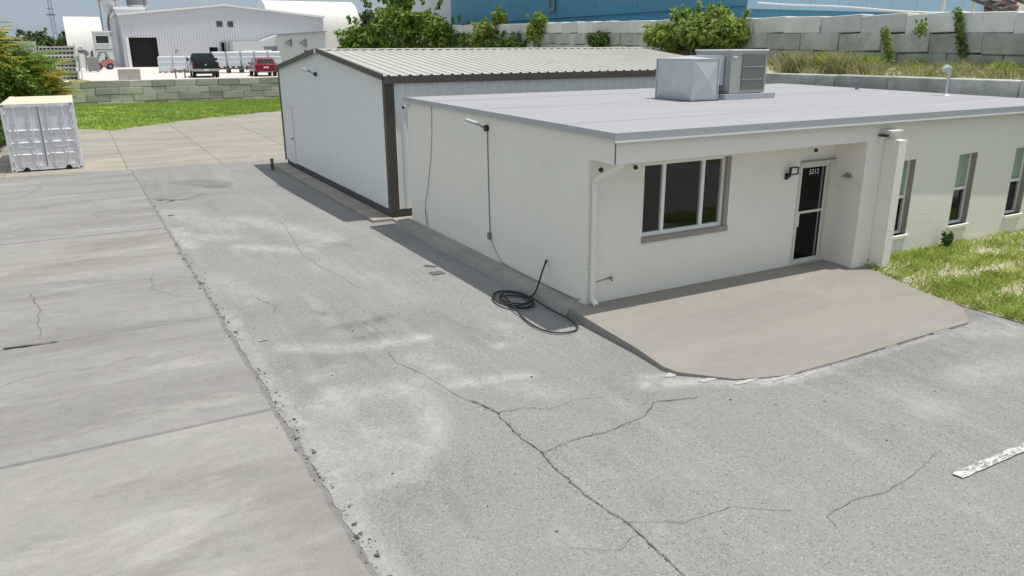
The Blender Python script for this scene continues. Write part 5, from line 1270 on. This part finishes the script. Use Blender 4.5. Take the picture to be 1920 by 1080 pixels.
# dry weeds on the slope between the two walls
rs = np.random.RandomState(41); P = []; PG = []
for i in range(150):
    y = -1.5 + 23*rs.rand(); xw = 16.55+(y+2)*4.65/64; x = 14.75 + (xw-15.1)*rs.rand(); z = 3.6 + .35*(x-14.9)/2.2
    big = (7.2 < y < 11.5) or rs.rand() < .3
    for q in range(120 if big else 50): P.append((x+rs.normal()*.18, y+rs.normal()*.22, z-.03))
V, F = blades(np.array(P), .10, .42, .010, 42, 1.2)
tag(link('dry_weeds', np_mesh('dry_weeds', V, F, (0,0,0)), MAT['dry']), 'dry straw-coloured weeds on the bank between the block walls', 'weeds', kind='stuff')
for i, (x, y, h, n, lab) in enumerate(((15.6, 8.9, .75, 420, 'tall yellow-green grass clump left on the bank by the air conditioner'), (15.9, 7.6, .7, 380, 'tall yellow-green grass clump right of its twin on the bank'),
                                       (16.0, 4.6, .42, 260, 'bright green clump on the bank left of the gooseneck vent'), (16.0, 3.2, .48, 300, 'bright green clump on the bank right of the gooseneck vent'), (16.1, 6.2, .38, 220, 'low green clump in the middle of the bank'))):
    rs = np.random.RandomState(60+i); Pq = np.column_stack([x+np.clip(rs.normal(size=n)*.17,-.35,.35), y+np.clip(rs.normal(size=n)*.22,-.45,.45), np.full(n, 3.72)])
    V, F = blades(Pq, h*.5, h, .012, 70+i, .8); tag(link('grass_clump', np_mesh('grass_clump', V, F, (0,0,0)), MAT['grass']), lab, 'grass clump', 'grass clumps on the bank')

for i, (x, y, h, n, lab) in enumerate(((15.25, 9.9, 1.0, 700, 'tall straw-coloured weed clump beside the air conditioner'), (15.5, 8.3, .95, 700, 'tall straw-coloured weed clump in the middle of the bank left end'), (15.3, 7.1, .6, 500, 'shorter straw-coloured weed clump right of the tall ones'))):
    rs = np.random.RandomState(160+i); Pq = np.column_stack([x+np.clip(rs.normal(size=n)*.2,-.4,.4), y+np.clip(rs.normal(size=n)*.3,-.6,.6), np.full(n, 3.58)])
    V, F = blades(Pq, h*.35, h, .013, 170+i, 1.1); tag(link('weed_clump', np_mesh('weed_clump', V, F, (0,0,0)), MAT['dry']), lab, 'weeds', 'dry weed clumps on the bank')
# palms beside the container
def frond(m, base, az, length, arch, droop, rr, wid=.55):
    d = Vector((math.cos(az), math.sin(az), 0)); side = Vector((-d.y, d.x, 0)); prev = None; n = 16; pts = []
    for i in range(n+1):
        t = i/n; pts.append(Vector(base) + d*(length*t*(.35+.65*t)) + Vector((0,0,arch*length*(t - droop*t*t))))
    for i in range(2, n):
        p = pts[i]; tg = (pts[i+1]-pts[i-1]).normalized(); t = i/n; l = wid*math.sin(math.pi*min(1, .12+t*.88))*rr.uniform(.8,1.1)
        for s in (-1, 1):
            o = (side*s*.85 + tg*.75 + Vector((0,0,-.18-.35*rr.random()))).normalized()*l; w = tg*.036
            m.add([p-w, p+w, p+o*.55+w*.9+Vector((0,0,.03)), p+o, p+o*.55-w*.9+Vector((0,0,.03))], [(0,1,2,3,4)])
    return pts
def palm(base, height, n, mat, label, seed, flen=2.2, stems=4):
    t = thing('palm', base, label, 'palm'); rr = random.Random(seed); st = MB(); fr = MB(); rc = MB()
    for s in range(stems):
        a = rr.uniform(0, 6.28); q = rr.uniform(.1, .6); b = Vector(base)+Vector((q*math.cos(a), q*math.sin(a), 0)); h = height*rr.uniform(.35, .72)
        top = b + Vector((q*.8*math.cos(a), q*.8*math.sin(a), h)); st.tube([b, b.lerp(top, .5), top], [.07,.06,.05], 7)
        for i in range(n):
            az = 2*math.pi*i/n + rr.uniform(-.3,.3); pts = frond(fr, top+Vector((0,0,rr.uniform(-h*.3,.1))), az, flen*rr.uniform(.75,1.15), rr.uniform(.5,1.25), rr.uniform(.55,.95), rr)
            rc.tube(pts[::3]+[pts[-1]], .018, 4)
    st.build('trunk', MAT['bark'], t, smooth=True); fr.build('fronds', mat, t); rc.build('frond_stalks', MAT['palm_g'], t)
palm((-9.15, 44.6, 0), 4.6, 15, MAT['palm_y'], 'yellowing feathery palm clump just behind the container', 3, 1.7, 7)
palm((-10.3, 44.2, 0), 6.0, 16, MAT['palm_g'], 'green feathery palm clump left of the yellowing one', 5, 2.0, 8)
palm((-11.2, 43.6, 0), 7.6, 15, MAT['palm_y'], 'tall yellow-tipped palm at the left edge of the picture', 7, 2.0, 6)
palm((-9.9, 47.2, 0), 6.6, 15, MAT['palm_g'], 'green palm clump standing behind the other palms', 9, 2.0, 7)
shrub('leafy_shrub', (-10.9, 42.2, 0), [((-10.9,42.4,1.7),(1.3,1.2,1.6),1900),((-10.6,42.3,3.2),(1.0,1.0,1.0),1100),((-9.7,43.0,2.2),(.8,.8,1.1),800),((-11.4,43.4,4.4),(1.0,1.0,1.0),900)], .15, MAT['leaf'], 'dense green shrub growing up under the palms beside the container', seed=21, stems=8)
shrub('leafy_shrub', (-11.2, 36.5, 0), [((-11.1,36.5,.9),(.7,2.2,1.0),1100),((-11.3,33.6,.7),(.5,1.6,.8),600)], .14, MAT['leaf_dark'], 'low dark shrub along the far side of the container', seed=22, stems=6)
# far trees along the left horizon
TL = [(-46, 170, 9.5, 8, 'tall rounded tree at the far left horizon above the palms'), (-36, 178, 8.2, 7, 'rounded tree right of the tallest one on the left horizon'), (-28, 185, 7.0, 6, 'mid-height tree in the middle of the left tree line'), (-20.5, 176, 7.6, 4, 'narrow tree with a tufted top on the left tree line'), (-13, 190, 6.4, 7, 'low tree below the radio mast'), (-5.5, 196, 7.2, 5, 'tree at the right end of the left tree line by the vaulted shed')]
for i, (x, y, h, w, lab) in enumerate(TL):
    z = YARD; shrub('broadleaf_tree', (x, y, z), [((x,y,z+h*.62),(w*.5,w*.5,h*.36),900),((x-w*.4,y,z+h*.42),(w*.4,w*.4,h*.34),600),((x+w*.4,y,z+h*.40),(w*.42,w*.4,h*.32),600)], .55, MAT['leaf_far'], lab, cat='tree', seed=80+i, stems=5, group='trees along the far left horizon', trunk_r=.25)
BW = []
rs = np.random.RandomState(90)
for i in range(46):
    x = -160 + 330*i/45; BW.append(((x, 260+30*rs.rand(), YARD+2.6), (5.5, 4, 3.4+1.6*rs.rand()), 260))
V, F = leaves(BW, .95, 91); tag(link('far_wood', np_mesh('far_wood', V, F, (0,0,0)), MAT['leaf_far']), 'dark band of distant woodland along the horizon', 'trees', kind='stuff')
for i, (x, y, h, lab) in enumerate(((36.5, 118, 9.5, 'thin faint tree behind the vaulted shed right end'), (40.5, 122, 9.0, 'thin faint tree left of the pale windowless building'))):
    shrub('slender_tree', (x, y, YARD), [((x,y,YARD+h*.78),(1.2,1.2,h*.16),200),((x-.5,y,YARD+h*.6),(1.2,1.2,h*.14),170)], .35, MAT['leaf_far'], lab, cat='tree', seed=95+i, stems=4, trunk_r=.12)
